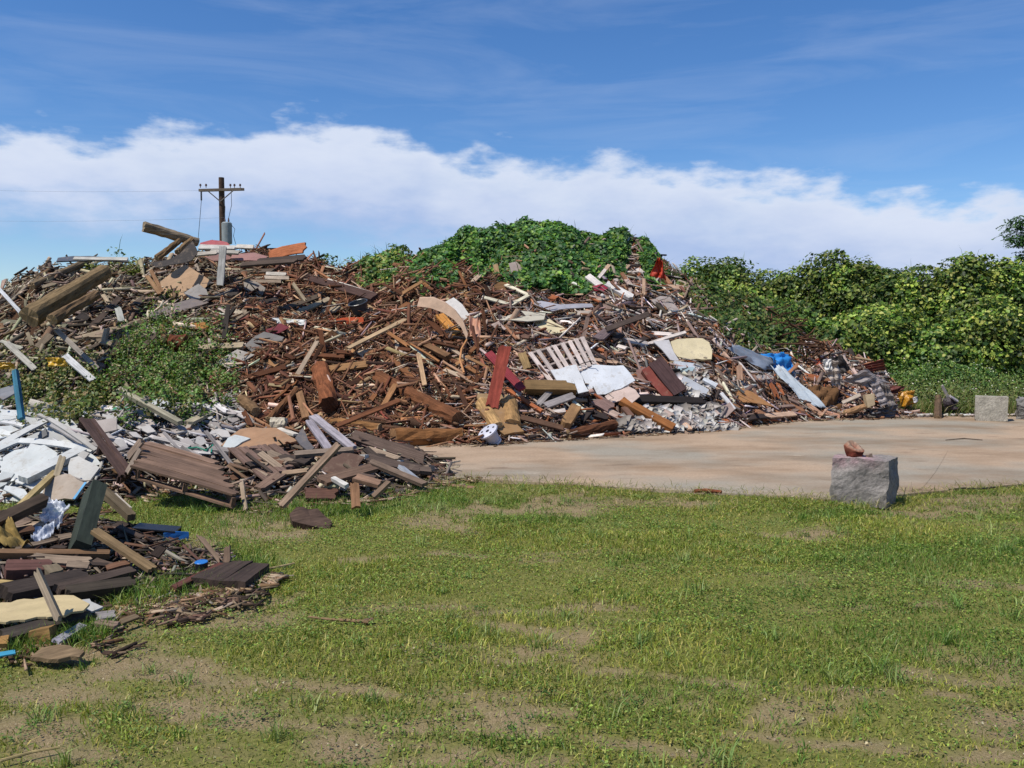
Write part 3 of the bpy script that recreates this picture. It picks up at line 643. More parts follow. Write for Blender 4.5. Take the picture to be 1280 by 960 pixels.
sheet('roof_sheet', [(250,303),(264,300),(284,303),(290,309),(270,312),(250,311)], '#a84a50', 'red painted sheet on the crest at the foot of the pole', d=20.3, t=.02, m='metal', n=(-.1,-.6,.7), land='the red crest sheet')
sheet('pink_board', [(290,318),(318,316),(334,320),(330,326),(300,326),(288,323)], '#a97f7a', 'faded pink board beside the orange board', 'board', d=19.8, n=(0,-.6,.7))
sheet('pink_board', [(256,321),(280,317),(292,323),(268,327)], '#93716b', 'faded pink board left of the upright grey plank', 'board', d=19.9, n=(0,-.6,.7))
for i, (a, b, w, c, l) in enumerate([((248,309),(296,310),5,'#c2bdb4','pale plank directly under the red crest sheet'),((262,314),(300,316),4,'#b7b0a4','second pale plank under the red crest sheet'),
    ((294,308),(318,309),4.5,'#d8cfc2','cream batten on the crest right of the transformer'),((246,318),(272,316),4,'#b9b0a2','pale splintered plank left under the red sheet'),
    ((320,327),(384,322),7,'#4a3f38','dark plank running under the orange board'),((300,331),(372,326),6,'#5e4f44','dark brown plank two layers under the orange board'),
    ((332,342),(358,343),4,'#cfc6b8','topmost of the three pale boards in the dark hollow'),((330,347),(362,348),4,'#b8a896','middle of the three pale boards in the dark hollow'),((312,352),(352,352),4,'#a7937d','lowest of the three pale boards in the dark hollow')]):
    plank('wood_plank', a, b, w, c, l, d=None if i > 5 else (19.6-.15*i, 19.6-.15*i), lift=.4)
plank('timber_beam', (378,347), (470,374), 9, '#4e3a33', 'long dark beam slanting out of the hollow to the right', 'beam', t=.14, lift=(.3,.6), land='the long dark beam', jag=.2)
plank('white_board', (408,350), (468,369), 5, '#ddd3c4', 'peeling white board lying on the long dark beam', 'board', lift=(.55,.75), jag=.2)
sheet('roof_sheet', [(304,351),(322,353),(332,360),(328,369),(306,362)], '#8b8278', 'rusty grey sheet below the pale boards', 'sheet', lift=.35, m='metal')
sheet('plywood_sheet', [(270,452),(297,437),(318,443),(300,453),(286,461)], '#ada59b', 'grey plywood offcut lying over the weeds', 'plywood', lift=.35, land='the grey plywood offcut')
sheet('plywood_sheet', [(306,431),(318,421),(330,415),(355,421),(349,431),(335,438),(316,441)], '#8f8a83', 'rounded grey sheet right of the grey plywood offcut', 'plywood', lift=.35)
plank('white_board', (337,400), (385,404), 7, '#dcdcd6', 'torn white strip in the upper brown tangle', 'board', lift=.4, jag=1.5, bow=-.03, land='the torn white strip')
sheet('red_cloth', [(332,412),(350,404),(362,409),(350,416),(336,419)], '#8e4448', 'dark red rag under the torn white strip', 'cloth', lift=.35, m='cloth')
plank('timber_beam', (212,414), (266,408), 8, '#a8763f', 'ochre split timber above the left weeds', 'beam', t=.12, lift=.4, jag=1, land='the ochre split timber')
log('wood_block', (214,427), (232,428), 20, '#77452f', 'stubby red brown block under the ochre timber', 'block', lift=.3, endc='#8a5a3c')
log('log', (205,424), (203,408), 8, '#8a6647', 'short upright stub left of the ochre timber', lift=.4)
plank('wood_plank', (183,344), (200,368), 5, '#b08a66', 'left of two crossed laths before the chipboard sheet', lift=.6)
plank('wood_plank', (188,337), (203,365), 4.5, '#a37c5b', 'right of two crossed laths before the chipboard sheet', lift=.65)
plank('white_board', (147,384), (152,402), 8, '#c9c8be', 'small pale board standing above the left weeds', 'board', lift=.5)
plank('orange_board', (411,402), (455,401), 8, '#b8512f', 'flat orange red board in the brown tangle', 'board', lift=.45, jag=.1, land='the orange red board', n=(0,-.9,.4))
# black bin
def bucket(name, c, r0, r1, h, ax, col, label, cat, m='plas', land=None, rim=True, cap=None):
    ax = np.asarray(ax, float)/np.linalg.norm(ax); e = empty(name, c, label, cat); u = np.cross(ax, [.3, 1, .2]); u /= np.linalg.norm(u); v = np.cross(ax, u); ns = 24
    V = []; Fs = []; prof = [(0, 0.0), (r0, 0), (r1, h), (r1*.94, h), (r0*.92, .02), (0, .02)]
    for r, z in prof: V += [np.asarray(c)+ax*z+(u*math.cos(2*math.pi*k/ns)+v*math.sin(2*math.pi*k/ns))*max(r, .001)*(1+.03*math.sin(3*k)) for k in range(ns)]
    for i in range(len(prof)-1): Fs += [[i*ns+k, i*ns+(k+1) % ns, (i+1)*ns+(k+1) % ns, (i+1)*ns+k] for k in range(ns)]
    mkobj('body', V, Fs, M[m], lin(col), ax, e, origin=c)
    if rim:
        V, Fs = tube([np.asarray(c)+ax*h+(u*math.cos(2*math.pi*k/ns)+v*math.sin(2*math.pi*k/ns))*r1 for k in range(ns+1)], h*.05+.003, 6); mkobj('rim', V, Fs, M[m], lin(col), ax, e)
    if cap:
        V = [np.asarray(c)+ax*(h*1.01)+(u*math.cos(2*math.pi*k/ns)+v*math.sin(2*math.pi*k/ns))*r1*1.02 for k in range(ns)]+[np.asarray(c)+ax*(h*1.08)+(u*math.cos(2*math.pi*k/ns)+v*math.sin(2*math.pi*k/ns))*r1*.95 for k in range(ns)]
        mkobj('lid', V, [list(range(ns, 2*ns)), list(range(ns))[::-1]]+[[k, (k+1) % ns, (k+1) % ns+ns, k+ns] for k in range(ns)], M[m], lin(cap), ax, e)
    return e
p = at(452, 394, .45); bucket('rubber_bin', p, .15, .21, .30, (-.2, -.35, .9), '#46484a', 'dented dark grey bin stuck in the brown tangle', 'bin'); LAND.append(('the dark grey bin', 452, 384))
# middle of the brown tangle
sheet('white_cloth', [(555,378),(567,372),(578,381),(587,394),(580,401),(566,392)], '#d6d0c8', 'white crumpled sheet behind the curved carpet strip', 'sheet', lift=.5, m='cloth', t=.03)
V = []; Fs = []   # the curved strip
cp = [(523,377),(540,378),(555,384),(568,393),(578,405),(584,420)]; wd = [11,14,13,11,9,7]; c0 = [at(x, y, .6) for x, y in cp]; md = min(q[1] for q in c0); c0 = [ptd(x, y, md+.25-.08*i) for i, (x, y) in enumerate(cp)]
for q, w_ in zip(c0, wd):
    for s in (-1, 1):
        for tt in (-1, 1): V.append(q+np.array([.25*s, .15, .9*s])*w_*.5*q[1]/F*np.array([1, s, 1])+np.array([0, .02*tt, .012*tt]))
for i in range(5):
    a = 4*i; b = a+4
    for q in ((0, 1), (1, 3), (3, 2), (2, 0)): Fs.append([a+q[0], b+q[0], b+q[1], a+q[1]])
Fs += [[0, 1, 3, 2], [20, 22, 23, 21]]
tag(mkobj('carpet_strip', V, Fs, M['cloth'], lin('#cfae92'), (1, 0, -.5)), 'pale pinkish curved carpet strip bent over the brown tangle', 'carpet strip'); LAND.append(('the curved carpet strip', 555, 390))
plank('ochre_board', (549,394), (572,420), 10, '#c08440', 'ochre yellow board under the curved carpet strip', 'board', lift=.4, t=.08, land='the ochre board')
crumple('peach_rag', [(586,396),(600,400),(602,432),(588,426)], '#c9957a', 'peach coloured rag hanging right of the carpet strip', 'rag', amp=.12, lift=.5, nu=14, nv=10)
V, Fs = tube([at(x, y, .5) for x, y in ((584,424),(577,436),(575,450),(580,466))], .02); tag(mkobj('peach_string', V, Fs, M['cloth'], lin('#c98f5c')), 'thin peach cord dangling below the peach rag', 'cord')
log('log', (401,462), (411,506), 24, '#8a5537', 'upright red brown split log in the tangle centre', lift=.5, endc='#5a3a28', land='the upright red brown log')
log('log', (412,420), (430,431), 15, '#6a4c34', 'sawn log stub with pale cut end above the upright log', lift=.45, endc='#c2a070')
log('log', (336,524), (371,487), 10, '#80593c', 'slanting brown log right of the lower weeds', lift=.4, land='the slanting brown log')
plank('wood_plank', (374,490), (383,523), 9.5, '#8d6a4a', 'upright tan board beside the slanting brown log', lift=.45, n=(0,-1,.3))
log('log', (303,500), (320,515), 15, '#7e6347', 'sawn log stub at the edge of the green weeds', lift=.35)
log('log', (474,472), (572,524), 21, '#7a4f34', 'long thick brown log slanting down to the slab corner', lift=.45, d=(15.9, 13.9), land='the long slanting log', endc='#8a6446')
log('log', (492,547), (574,544), 25, '#92643c', 'fat orange brown log lying level beside the slab', d=(13.2, 13.7), lift=0, endc='#9a7450', land='the fat level log', taper=.8)
log('log', (410,527), (474,536), 13, '#936a42', 'long brown log lying left of the fat level log', lift=.4)
plank('wood_plank', (500,500), (420,533), 5, '#74492f', 'thin dark red branch across the tangle foot', lift=.6)
plank('wood_plank', (495,480), (478,510), 6, '#9c7049', 'tan splinter leaning above the fat level log', lift=.5)
plank('timber_beam', (434,436), (508,399), 4, '#b59a78', 'long thin pale lath across the brown tangle', 'beam', lift=.6, jag=.3)
plank('timber_beam', (480,405), (562,447), 7, '#7d5c3f', 'long brown pole slanting down right in the tangle', 'beam', lift=.5, t=.1)
plank('timber_beam', (410,462), (462,455), 8, '#96704a', 'level brown board in the middle of the tangle', 'beam', lift=.5)
plank('wood_plank', (523,442), (531,482), 6, '#b59572', 'upright pale lath in the lower tangle', lift=.6)
sheet('bark_slab', [(600,515),(607,504),(618,502),(628,512),(655,540),(630,545),(612,530)], '#a8835a', 'yellowish split bark slab behind the white spool', 'bark slab', lift=.35, t=.08)
log('log', (603,504), (621,533), 18, '#c09a68', 'pale yellow split log leaning behind the white spool', lift=.35, endc='#d2b080', land='the pale split log')
log('wood_block', (634,506), (640,532), 24, '#b08a5c', 'squared yellow wood block right of the white spool', 'block', lift=.3, endc='#caa574')
plank('wood_plank', (596,496), (640,498), 7, '#b99a72', 'bent pale slab across the foot of the red plank', lift=.5)
# white cable spool
p0 = at(611, 541, .6); e = empty('cable_spool', p0, 'small white plastic cable spool tipped on its side at the heap foot', 'spool'); LAND.append(('the white spool', 614, 545))
ax = np.array([.5, .38, -.78]); ax /= np.linalg.norm(ax); u = np.cross(ax, [0, 1, 0]); u /= np.linalg.norm(u); v = np.cross(ax, u)
def disc(c, r, t, nm, col, par, rr=None, m='plas'):
    ns = 28; rr = rr or r; V = [c+(u*math.cos(2*math.pi*k/ns)+v*math.sin(2*math.pi*k/ns))*r for k in range(ns)]+[c+ax*t+(u*math.cos(2*math.pi*k/ns)+v*math.sin(2*math.pi*k/ns))*rr for k in range(ns)]
    return mkobj(nm, V, [list(range(ns))[::-1], list(range(ns, 2*ns))]+[[k, (k+1) % ns, (k+1) % ns+ns, k+ns] for k in range(ns)], M[m], lin(col), ax, par)
disc(p0-ax*.04, .17, .025, 'flange', '#d5d5de', e); disc(p0-ax*.012, .13, .19, 'core', '#bfc0cc', e, .1); disc(p0+ax*.18, .11, .03, 'flange', '#d5d5de', e)
for k in range(5):
    q = p0-ax*.042+(u*math.cos(k*1.26)+v*math.sin(k*1.26))*.11; disc(q, .018, -.004, 'slot', '#3a3434', e)
disc(p0-ax*.042, .03, -.004, 'hub_hole', '#3a3434', e)

# right half of the main heap
plank('red_plank', (632,430), (614,512), 16, '#9c4a3c', 'wide rusty red plank standing in the middle of the heap', 'plank', lift=.45, n=(.1,-.9,.4), land='the wide red plank', jag=.5)
plank('red_plank', (610,441), (653,487), 10, '#8a363c', 'narrower crimson plank crossing over the wide red one', 'plank', lift=.8, n=(.1,-.9,.4), jag=.1)
sheet('foam_sheet', [(666,402),(687,399),(711,414),(684,418)], '#ecdcb2', 'small cream square panel above the slatted pallet', 'panel', lift=.5, n=(0,-.45,.9), land='the cream square panel', m='gyp')
sheet('white_board', [(620,399),(652,389),(682,391),(680,399),(660,402)], '#d8d0bc', 'long cream white panel left of the cream square', 'board', lift=.5, n=(0,-.4,.9), m='gyp')
sheet('roof_sheet', [(656,378),(676,376),(700,381),(740,379),(742,383),(700,387),(672,392),(655,390)], '#b5b3bb', 'crinkled grey sheet above the cream panels', 'sheet', lift=.5, m='metal', t=.02)
for i, (a, b) in enumerate((((605,372),(639,381)), ((639,381),(661,369)), ((661,369),(632,356)))):
    if i == 0: fr = empty('bent_trim', at(636, 372, .6), 'thin cream door trim bent into a zigzag', 'trim')
    plank('trim_length', a, b, 3.2, '#e6dcc0', lift=.6, jag=.05, parent=fr, t=.03)
sheet('brown_board', [(618,356),(626,352),(637,354),(639,372),(632,376),(618,374)], '#8e6a48', 'ribbed brown upright panel inside the zigzag trim', 'panel', lift=.35, n=(0,-.95,.3), m='wood')
sheet('plywood_sheet', [(636,329),(645,327),(658,340),(657,350),(642,351)], '#b5a49a', 'pale grey board standing just under the vines', 'plywood', lift=.35, n=(.1,-.9,.4), land='the board under the vines')
plank('wood_plank', (619,330), (623,350), 6, '#a88a66', 'tan upright board just left under the vines', lift=.4, n=(0,-1,.3))
plank('white_board', (733,344), (751,358), 7.5, '#dcd3cb', 'short white board high on the right slope', 'board', lift=.5, land='the short white board')
plank('white_board', (756,354), (791,373), 7, '#ded9d4', 'longer white board right of the short white one', 'board', lift=.5, t=.08, land='the longer white board')
sheet('red_cloth', [(741,358),(752,355),(760,360),(754,364),(744,363)], '#b03a48', 'small bright red scrap beneath the white boards', 'scrap', lift=.6, m='plas', land='the red scrap')
crumple('red_cloth', [(822,321),(827,326),(833,350),(812,345)], '#b8391f', 'orange red cloth draped at the right of the crest', 'cloth', amp=.14, d=18.9, lift=0, land='the orange red cloth')
sheet('plywood_sheet', [(814,374),(826,369),(838,371),(852,392),(876,417),(849,418),(835,398)], '#ab9f99', 'long weathered grey plywood slab down the right slope', 'plywood', lift=.4, land='the grey plywood slab')
sheet('foam_sheet', [(838,428),(846,425),(878,424),(886,429),(890,440),(889,450),(850,451),(842,441)], '#f3e2b8', 'big pale yellow foam panel low on the right slope', 'panel', lift=.6, n=(0,-.8,.5), t=.07, m='gyp', land='the yellow foam panel', warp=.0)
sheet('white_board', [(817,427),(836,425),(842,440),(850,452),(838,450),(828,438)], '#e0dcdc', 'torn white board tucked left of the yellow foam panel', 'board', lift=.5, m='gyp')
sheet('white_board', [(688,463),(720,456),(736,489),(723,492),(719,480),(696,476)], '#eceef0', 'left of the two bright white boards under the pallet', 'board', lift=.6, n=(0,-.75,.6), m='gyp', warp=.0)
sheet('white_board', [(721,458),(746,456),(779,457),(794,476),(776,486),(757,493),(738,492)], '#e9edf2', 'larger bright white board right of its twin under the pallet', 'board', lift=.62, n=(0,-.75,.6), m='gyp', land='the bright white boards', warp=.0)
sheet('pink_board', [(756,495),(770,487),(781,481),(794,487),(800,495),(790,504),(776,501),(763,504)], '#d9c1b4', 'pinkish beige board below the bright white boards', 'board', lift=.5, n=(0,-.7,.7), land='the pinkish board')
# maroon cabinet
pc = at(830, 474, .5); ax_ = np.array([.52, -.35, -.72]); ax_ /= np.linalg.norm(ax_); nn = np.array([-.15, -.75, .6]); nn -= ax_*(nn@ax_); nn /= np.linalg.norm(nn); bb = np.cross(nn, ax_)
e = empty('maroon_cabinet', pc, 'dark maroon box shaped cabinet tipped on the right slope', 'cabinet'); LAND.append(('the maroon cabinet', 832, 474))
V, Fs = boxgeo(pc+bb*.07, ax_, bb, nn, .78, .30, .16, 3, .012); mkobj('top_panel', V, Fs, M['wood'], lin('#55403f'), ax_, e)
V, Fs = boxgeo(pc-bb*.17-nn*.03, ax_, bb, nn, .74, .17, .14, 3, .015); mkobj('side_panel', V, Fs, M['ply'], lin('#8d4a40'), ax_, e)
sheet('plywood_sheet', [(795,463),(806,458),(816,480),(812,492),(800,484)], '#8d6a62', 'dull mauve board left of the maroon cabinet', 'plywood', lift=.35)
plank('timber_beam', (776,500), (842,536), 8, '#9a6438', 'orange brown beam slanting over the plaster flakes', 'beam', lift=.45, t=.09, jag=.1, land='the orange brown beam')
plank('timber_beam', (790,499), (880,502), 8, '#2f2927', 'black charred plank above the plaster flakes', 'beam', lift=.4, t=.08)
plank('timber_beam', (655,484), (720,485), 12, '#8a6f4b', 'squared green brown post end below the white boards', 'beam', lift=.45, t=.17, jag=.05, land='the squared green post')
plank('wood_plank', (672,506), (690,487), 7, '#a39a94', 'left grey plank under the squared post', lift=.4)
plank('wood_plank', (680,508), (718,494), 8, '#958d8a', 'right grey plank under the squared post', lift=.4)
plank('timber_beam', (706,532), (721,508), 13, '#9c7852', 'tan beam leaning at the foot with a grey edge', 'beam', lift=.4, t=.12)
log('log', (710,543), (768,531), 14, '#6b452f', 'dark brown log at the foot near the slab edge', lift=.3, land='the dark foot log')
plank('wood_plank', (644,520), (706,536), 6, '#6f5341', 'long dark splintered plank left of the tan beam', lift=.35)
plank('wood_plank', (755,512), (812,540), 8, '#b9a090', 'long pale plank sloping to the slab', lift=.25)
plank('wood_plank', (742,498), (766,512), 13, '#8b7068', 'flat mauve brown board below the pinkish board', lift=.35)
plank('timber_beam', (746,425), (770,405), 12, '#6e5f60', 'dark grey slab standing above the pallet end', 'beam', lift=.5, t=.04, n=(-.5,-.8,.3), w=.24)
plank('timber_beam', (757,412), (812,392), 6, '#554841', 'long dark stick slanting up right of centre', 'beam', lift=.5)
plank('wood_plank', (720,392), (780,390), 5, '#b7a99b', 'long level pale board above the pallet', lift=.5, t=.05)
plank('wood_plank', (652,441), (660,462), 10, '#9c8158', 'olive tan board leaning on the pallet', lift=.5, n=(0,-1,.3))
# slatted pallet
def at_plane(q, o, n): r = ray(*q); return CAM+r*(((o-CAM)@n)/(r@n))
po = at(700, 450, .65); pn = np.array([.05, -.72, .69]); pn /= np.linalg.norm(pn)
e = empty('slatted_pallet', at_plane((687, 478), po, pn), 'white slatted pallet with dark gaps in the middle of the right slope', 'pallet'); LAND.append(('the white slatted pallet', 700, 448))
TLp, TRp, BRp, BLp = (662,440), (727,421), (744,456), (690,478)
mixp = lambda a, b, t: (a[0]+(b[0]-a[0])*t, a[1]+(b[1]-a[1])*t)
for t in (0, .15, .34, .46, .62, .76, .88, 1):
    a = at_plane(mixp(TLp, TRp, t), po, pn); b = at_plane(mixp(BLp, BRp, t), po, pn); V, Fs, ax = board_geo(a, b, .085, .02, pn, jag=.02); mkobj('deck_board', V, Fs, M['wood'], vary(lin('#c9b9b0')), ax, e)
for t in (0.02, .5, .97):
    a = at_plane(mixp(TLp, BLp, t), po, pn)-pn*.055; b = at_plane(mixp(TRp, BRp, t), po, pn)-pn*.055; V, Fs, ax = board_geo(a, b, .04, .085, pn, jag=.02); mkobj('stringer', V, Fs, M['wood'], vary(lin('#a8988f')), ax, e)
# far right tail of the heap
crumple('metal_sheet', [(908,434),(925,431),(972,452),(955,463)], '#8d98a8', 'blue grey metal sheet bent over the tail of the heap', 'metal sheet', amp=.08, m='metal', lift=.5, land='the blue grey metal sheet')
crumple('blue_tarp', [(952,442),(988,442),(994,466),(972,462)], '#2f8ad6', 'bright blue tarpaulin bunched beside the grey metal sheet', 'tarpaulin', amp=.16, m='cloth', lift=.65, land='the blue tarpaulin')
crumple('white_sheet', [(963,460),(978,459),(1036,512),(1006,506)], '#d7e2ea', 'long white sheet sliding down from the blue tarpaulin', 'sheet', amp=.07, m='gyp', lift=.45, land='the long white sheet')
log('cardboard_tube', (1006,503), (1028,519), 7, '#c99e82', 'tan tube at the foot of the long white sheet', 'tube', lift=.3)
plank('wood_plank', (1028,515), (1050,521), 5, '#b98a70', 'pinkish stick lying right of the tan tube', lift=.25)
sheet('brown_board', [(912,488),(924,484),(940,490),(955,500),(968,508),(950,505),(918,502),(910,496)], '#b07f52', 'tan brown board below the metal sheet', 'panel', lift=.45, land='the tan brown board')
plank('wood_plank', (924,456), (925,476), 7, '#b79278', 'upright pinkish board left of the metal sheet', lift=.5, n=(0,-1,.2))
plank('white_board', (901,491), (918,512), 4, '#e6e3e0', 'thin white strip slanting left of the tan brown board', 'board', lift=.5, jag=.1)
plank('white_board', (878,474), (896,483), 5, '#dfe2e4', 'small white board right of the maroon cabinet', 'board', lift=.5, jag=.1)
for i, (a, b) in enumerate((((843,456),(868,459)), ((848,463),(868,462)), ((852,474),(884,492)))):
    plank('gypsum_strip', a, b, (8, 5, 9)[i], ('#dfe3e8', '#b8cfd2', '#d8dbe0')[i], ('white trim block just below the yellow foam panel', 'pale green strip below the white trim block', 'long white strip pointing at the plaster flakes')[i], 'strip', lift=.5, jag=.1, m='gyp')
sheet('plywood_sheet', [(900,512),(912,503),(918,512),(908,522),(900,520)], '#b09a90', 'greyish pink board above the tail of the plaster', 'plywood', lift=.4)
crumple('rusted_sheet', [(1068,458),(1104,449),(1108,462),(1074,468)], '#8a4a3c', 'rusty red corrugated sheet against the undergrowth', 'metal sheet', amp=.03, corr=4, corramp=.04, m='metal', lift=.4, land='the rusty red sheet', d=20.2)
crumple('metal_sheet', [(1052,476),(1080,460),(1112,478),(1092,486)], '#a39a98', 'largest buckled grey corrugated sheet at the heap tail', 'metal sheet', amp=.16, corr=7, corramp=.02, m='metal', lift=.35, d=18.6, land='the buckled grey sheet', bulge=.12)
crumple('metal_sheet', [(1088,481),(1098,478),(1111,504),(1101,508)], '#aaa09e', 'narrow corrugated strip hanging down from the buckled sheet', 'metal sheet', amp=.03, corr=4, corramp=.015, m='metal', d=18.3)
crumple('metal_sheet', [(1028,452),(1046,450),(1056,480),(1040,482)], '#b8aca2', 'pale curled sheet left of the buckled grey sheet', 'metal sheet', amp=.12, corr=3, m='metal', d=18.7)
crumple('metal_sheet', [(1100,478),(1112,482),(1122,512),(1110,516)], '#8a827e', 'dull crumpled sheet at the right end of the heap', 'metal sheet', amp=.1, corr=3, m='metal', d=18.4)
crumple('dark_sheet', [(1036,446),(1052,444),(1064,462),(1050,468)], '#3a3432', 'black rubbery sheet on top of the heap tail', 'sheet', amp=.12, d=18.9)
crumple('white_cloth', [(1028,450),(1039,449),(1040,462),(1031,464)], '#dcd8d2', 'white scrap beside the black rubbery sheet', 'scrap', amp=.08, d=18.5)
crumple('fibre_mat', [(1010,484),(1040,484),(1052,514),(1022,512)], '#7a5a3e', 'brown rotted fibre mat right of the long white sheet', 'mat', amp=.2, lift=.3, m='rubble', bulge=.15, land='the brown fibre mat')
plank('timber_beam', (1052,504), (1076,493), 4, '#b8a998', 'thin pale pole under the buckled sheet', 'beam', d=18.0)
log('log', (1056,516), (1081,508), 8, '#a8825e', 'stubby tan log under the buckled sheet', d=18.0)
sheet('foam_block', [(1080,494),(1091,492),(1092,506),(1083,510)], '#cfb894', 'cream block under the buckled sheet', 'block', d=18.1, n=(0,-1,.1), t=.15)
crumple('black_plastic', [(1086,512),(1122,505),(1118,523),(1090,522)], '#3c3a40', 'black plastic bag at the right end of the heap foot', 'bag', amp=.12, m='plas', d=18.1)
crumple('yellow_bag', [(1122,490),(1140,488),(1146,504),(1125,509)], '#c48a28', 'orange yellow plastic bag by the undergrowth', 'bag', amp=.12, m='plas', d=18.8, bulge=.1, land='the yellow bag')
crumple('white_ball', [(1141,497),(1146,495),(1148,502),(1142,504)], '#dcd6d4', 'small white scrap beside the yellow bag', 'scrap', amp=.05, m='plas', d=18.6, nu=6, nv=6)
crumple('rusted_sheet', [(1112,483),(1132,482),(1126,492),(1114,492)], '#6a3026', 'dark rust red sheet behind the yellow bag', 'metal sheet', amp=.08, m='metal', d=19)
crumple('orange_scrap', [(1016,450),(1024,448),(1026,456),(1018,457)], '#b8532a', 'small orange scrap among the brown roots', 'scrap', amp=.05, m='plas', lift=.5, nu=6, nv=6)
# brown roots and stalks above the tail
for i in range(26):
    px = random.uniform(965, 1030); py = 405+(px-965)*.72+random.uniform(-8, 25); q = at(px, py, .2)
    pts = [q+np.array([random.gauss(0, .12)*k, random.gauss(0, .08)*k, .12*k+random.gauss(0, .06)]) for k in range(5)]
    V, Fs = tube(pts, [.035, .03, .025, .018, .01], 6); tag(mkobj('root', V, Fs, M['bark'], vary(lin('#5f4434'), .2)), 'twisted brown root sticking out of the tail of the heap', 'root', 'brown roots above the blue tarpaulin')
# small things beyond the slab
e_ = ptd(1183, 508, 18.9); crumple('rubbish_bag', [(1177,498),(1193,495),(1196,512),(1180,515)], '#4a4044', 'dark rubbish bundle lying in front of the undergrowth', 'bundle', amp=.12, d=18.8, bulge=.1)
plank('wood_plank', (1177,481), (1186,498), 3, '#a89e96', 'thin grey stick poking up behind the dark bundle', d=18.8)
plank('wood_plank', (1187,495), (1198,502), 2.6, '#b5aeb0', 'short pale stick on the dark bundle', d=18.7)
log('rotten_stump', (1172,524), (1173,497), 9, '#6a5644', 'rotten stump left of the dark rubbish bundle', 'stump', d=18.9)

# ------------------------------------------------------------------ second heap: gypsum, grey slats, pallets
G = dict(m='gyp')
sheet('gypsum_sheet', [(-20,538),(0,533),(38,531),(24,549),(-20,560)], '#d6dad8', 'white gypsum sheet at the left edge behind the others', 'gypsum sheet', n=(0,-.5,.85), lift=.3, **G)
sheet('gypsum_sheet', [(0,600),(4,572),(20,563),(55,556),(72,566),(68,581),(28,598),(34,607),(10,613)], '#e3e7e4', 'largest bright white gypsum sheet low on the left', 'gypsum sheet', n=(-.1,-.6,.8), lift=.3, land='the largest gypsum sheet', **G)
sheet('gypsum_sheet', [(34,546),(58,538),(92,548),(88,556),(60,552),(30,550)], '#c3c3be', 'greyish gypsum sheet behind the largest white one', 'gypsum sheet', n=(0,-.5,.85), lift=.25, **G)
for a, b, w, c, l in [((-6,561),(64,523),6.5,'#e2e3df','long white batten rising to a peak on the left'),((-4,563),(27,550),5,'#dfe2df','short white batten under the long rising one'),((22,551),(118,563),6.5,'#e4e6e3','curved white strip running across the gypsum pile'),
    ((62,524),(120,563),5,'#cfcbc4','grey white batten sloping down from the peak'),((48,518),(112,553),4,'#bdb9b2','thin grey batten behind the sloping one'),((31,516),(52,525),4,'#d6d3cb','small white curl at the back of the gypsum pile'),
    ((0,528),(32,533),3.5,'#e3e3e0','thin white lath at the back left edge'),((60,530),(104,556),4.5,'#b3aeaa','grey lath below the sloping batten')]:
    plank('white_batten', a, b, w, c, l, 'batten', lift=.35, jag=.1, m='gyp', t=.025, bow=.02)
plank('gypsum_channel', (28,600), (104,562), 9, '#e6e8e4', 'thick white channel slanting up over the gypsum sheet', 'channel', lift=.45, jag=.1, m='gyp', t=.07, land='the thick white channel')
sheet('tile', [(25,574),(36,566),(54,578),(42,586)], '#b5aa90', 'square tan tile lying on the largest gypsum sheet', 'tile', n=(-.1,-.6,.8), lift=.36, t=.012, **G)
sheet('gypsum_sheet', [(88,573),(98,570),(125,585),(109,605),(86,593)], '#d3d1ca', 'light grey gypsum square left of the dark planks', 'gypsum sheet', n=(-.1,-.55,.8), lift=.4, land='the light grey gypsum square', **G)
sheet('gypsum_sheet', [(97,569),(104,564),(112,567),(104,577)], '#c5c2bb', 'small grey offcut above the light grey gypsum square', 'gypsum sheet', n=(0,-.5,.85), lift=.42, **G)
sheet('gypsum_sheet', [(50,625),(56,610),(70,596),(88,593),(107,604),(92,625)], '#b8a998', 'beige board in front of the light grey gypsum square', 'board', n=(-.1,-.6,.8), lift=.4, land='the beige board')
sheet('gypsum_sheet', [(-10,606),(4,590),(18,592),(8,606),(-4,612)], '#cfd3d0', 'small grey white sheet at the left edge of the pile', 'gypsum sheet', n=(0,-.6,.8), lift=.38, **G)
sheet('gypsum_sheet', [(48,546),(58,536),(60,545),(52,550)], '#7d7c7a', 'dark grey hollow block end between the white strips', 'block', n=(0,-.7,.6), lift=.42, t=.05, **G)
plank('wood_plank', (79,569), (70,596), 8, '#b5a488', 'tan board bent over the thick white channel', lift=.6)
plank('wood_plank', (70,590), (24,634), 6, '#a89468', 'long tan batten sloping down from the gypsum pile', lift=.6, t=.05)
plank('timber_beam', (57,624), (-10,656), 11, '#57493c', 'dark brown beam crossing under the tan batten', 'beam', lift=.5, t=.08, land='the dark crossing beam')
plank('blue_lath', (107,603), (92,624), 2.6, '#7fbfe6', 'thin light blue trim beside the beige board', 'trim', lift=.5, jag=.05, m='plas')
# blue post
plank('blue_post', (19,463), (27,524), 6, '#3d7288', 'weathered blue post standing at the left edge', 'post', d=(10.3, 9.9), t=.05, n=(0,-1,0), jag=.1, land='the blue post')
crumple('yellow_plastic', [(58,447),(80,447),(87,458),(62,458)], '#d2a51e', 'torn yellow plastic under the long grey batten', 'plastic', amp=.1, m='plas', d=14.6, nu=12, nv=8, land='the yellow plastic')
crumple('yellow_plastic', [(-4,453),(18,453),(19,461),(-2,462)], '#cfa01c', 'torn yellow plastic at the very left edge', 'plastic', amp=.08, m='plas', d=12.6, nu=12, nv=8)
sheet('grey_board', [(0,486),(18,481),(26,488),(4,500),(0,498)], '#8a8c90', 'small slate grey board left of the blue post', 'board', lift=.3, d=12.5, n=(0,-.5,.8))
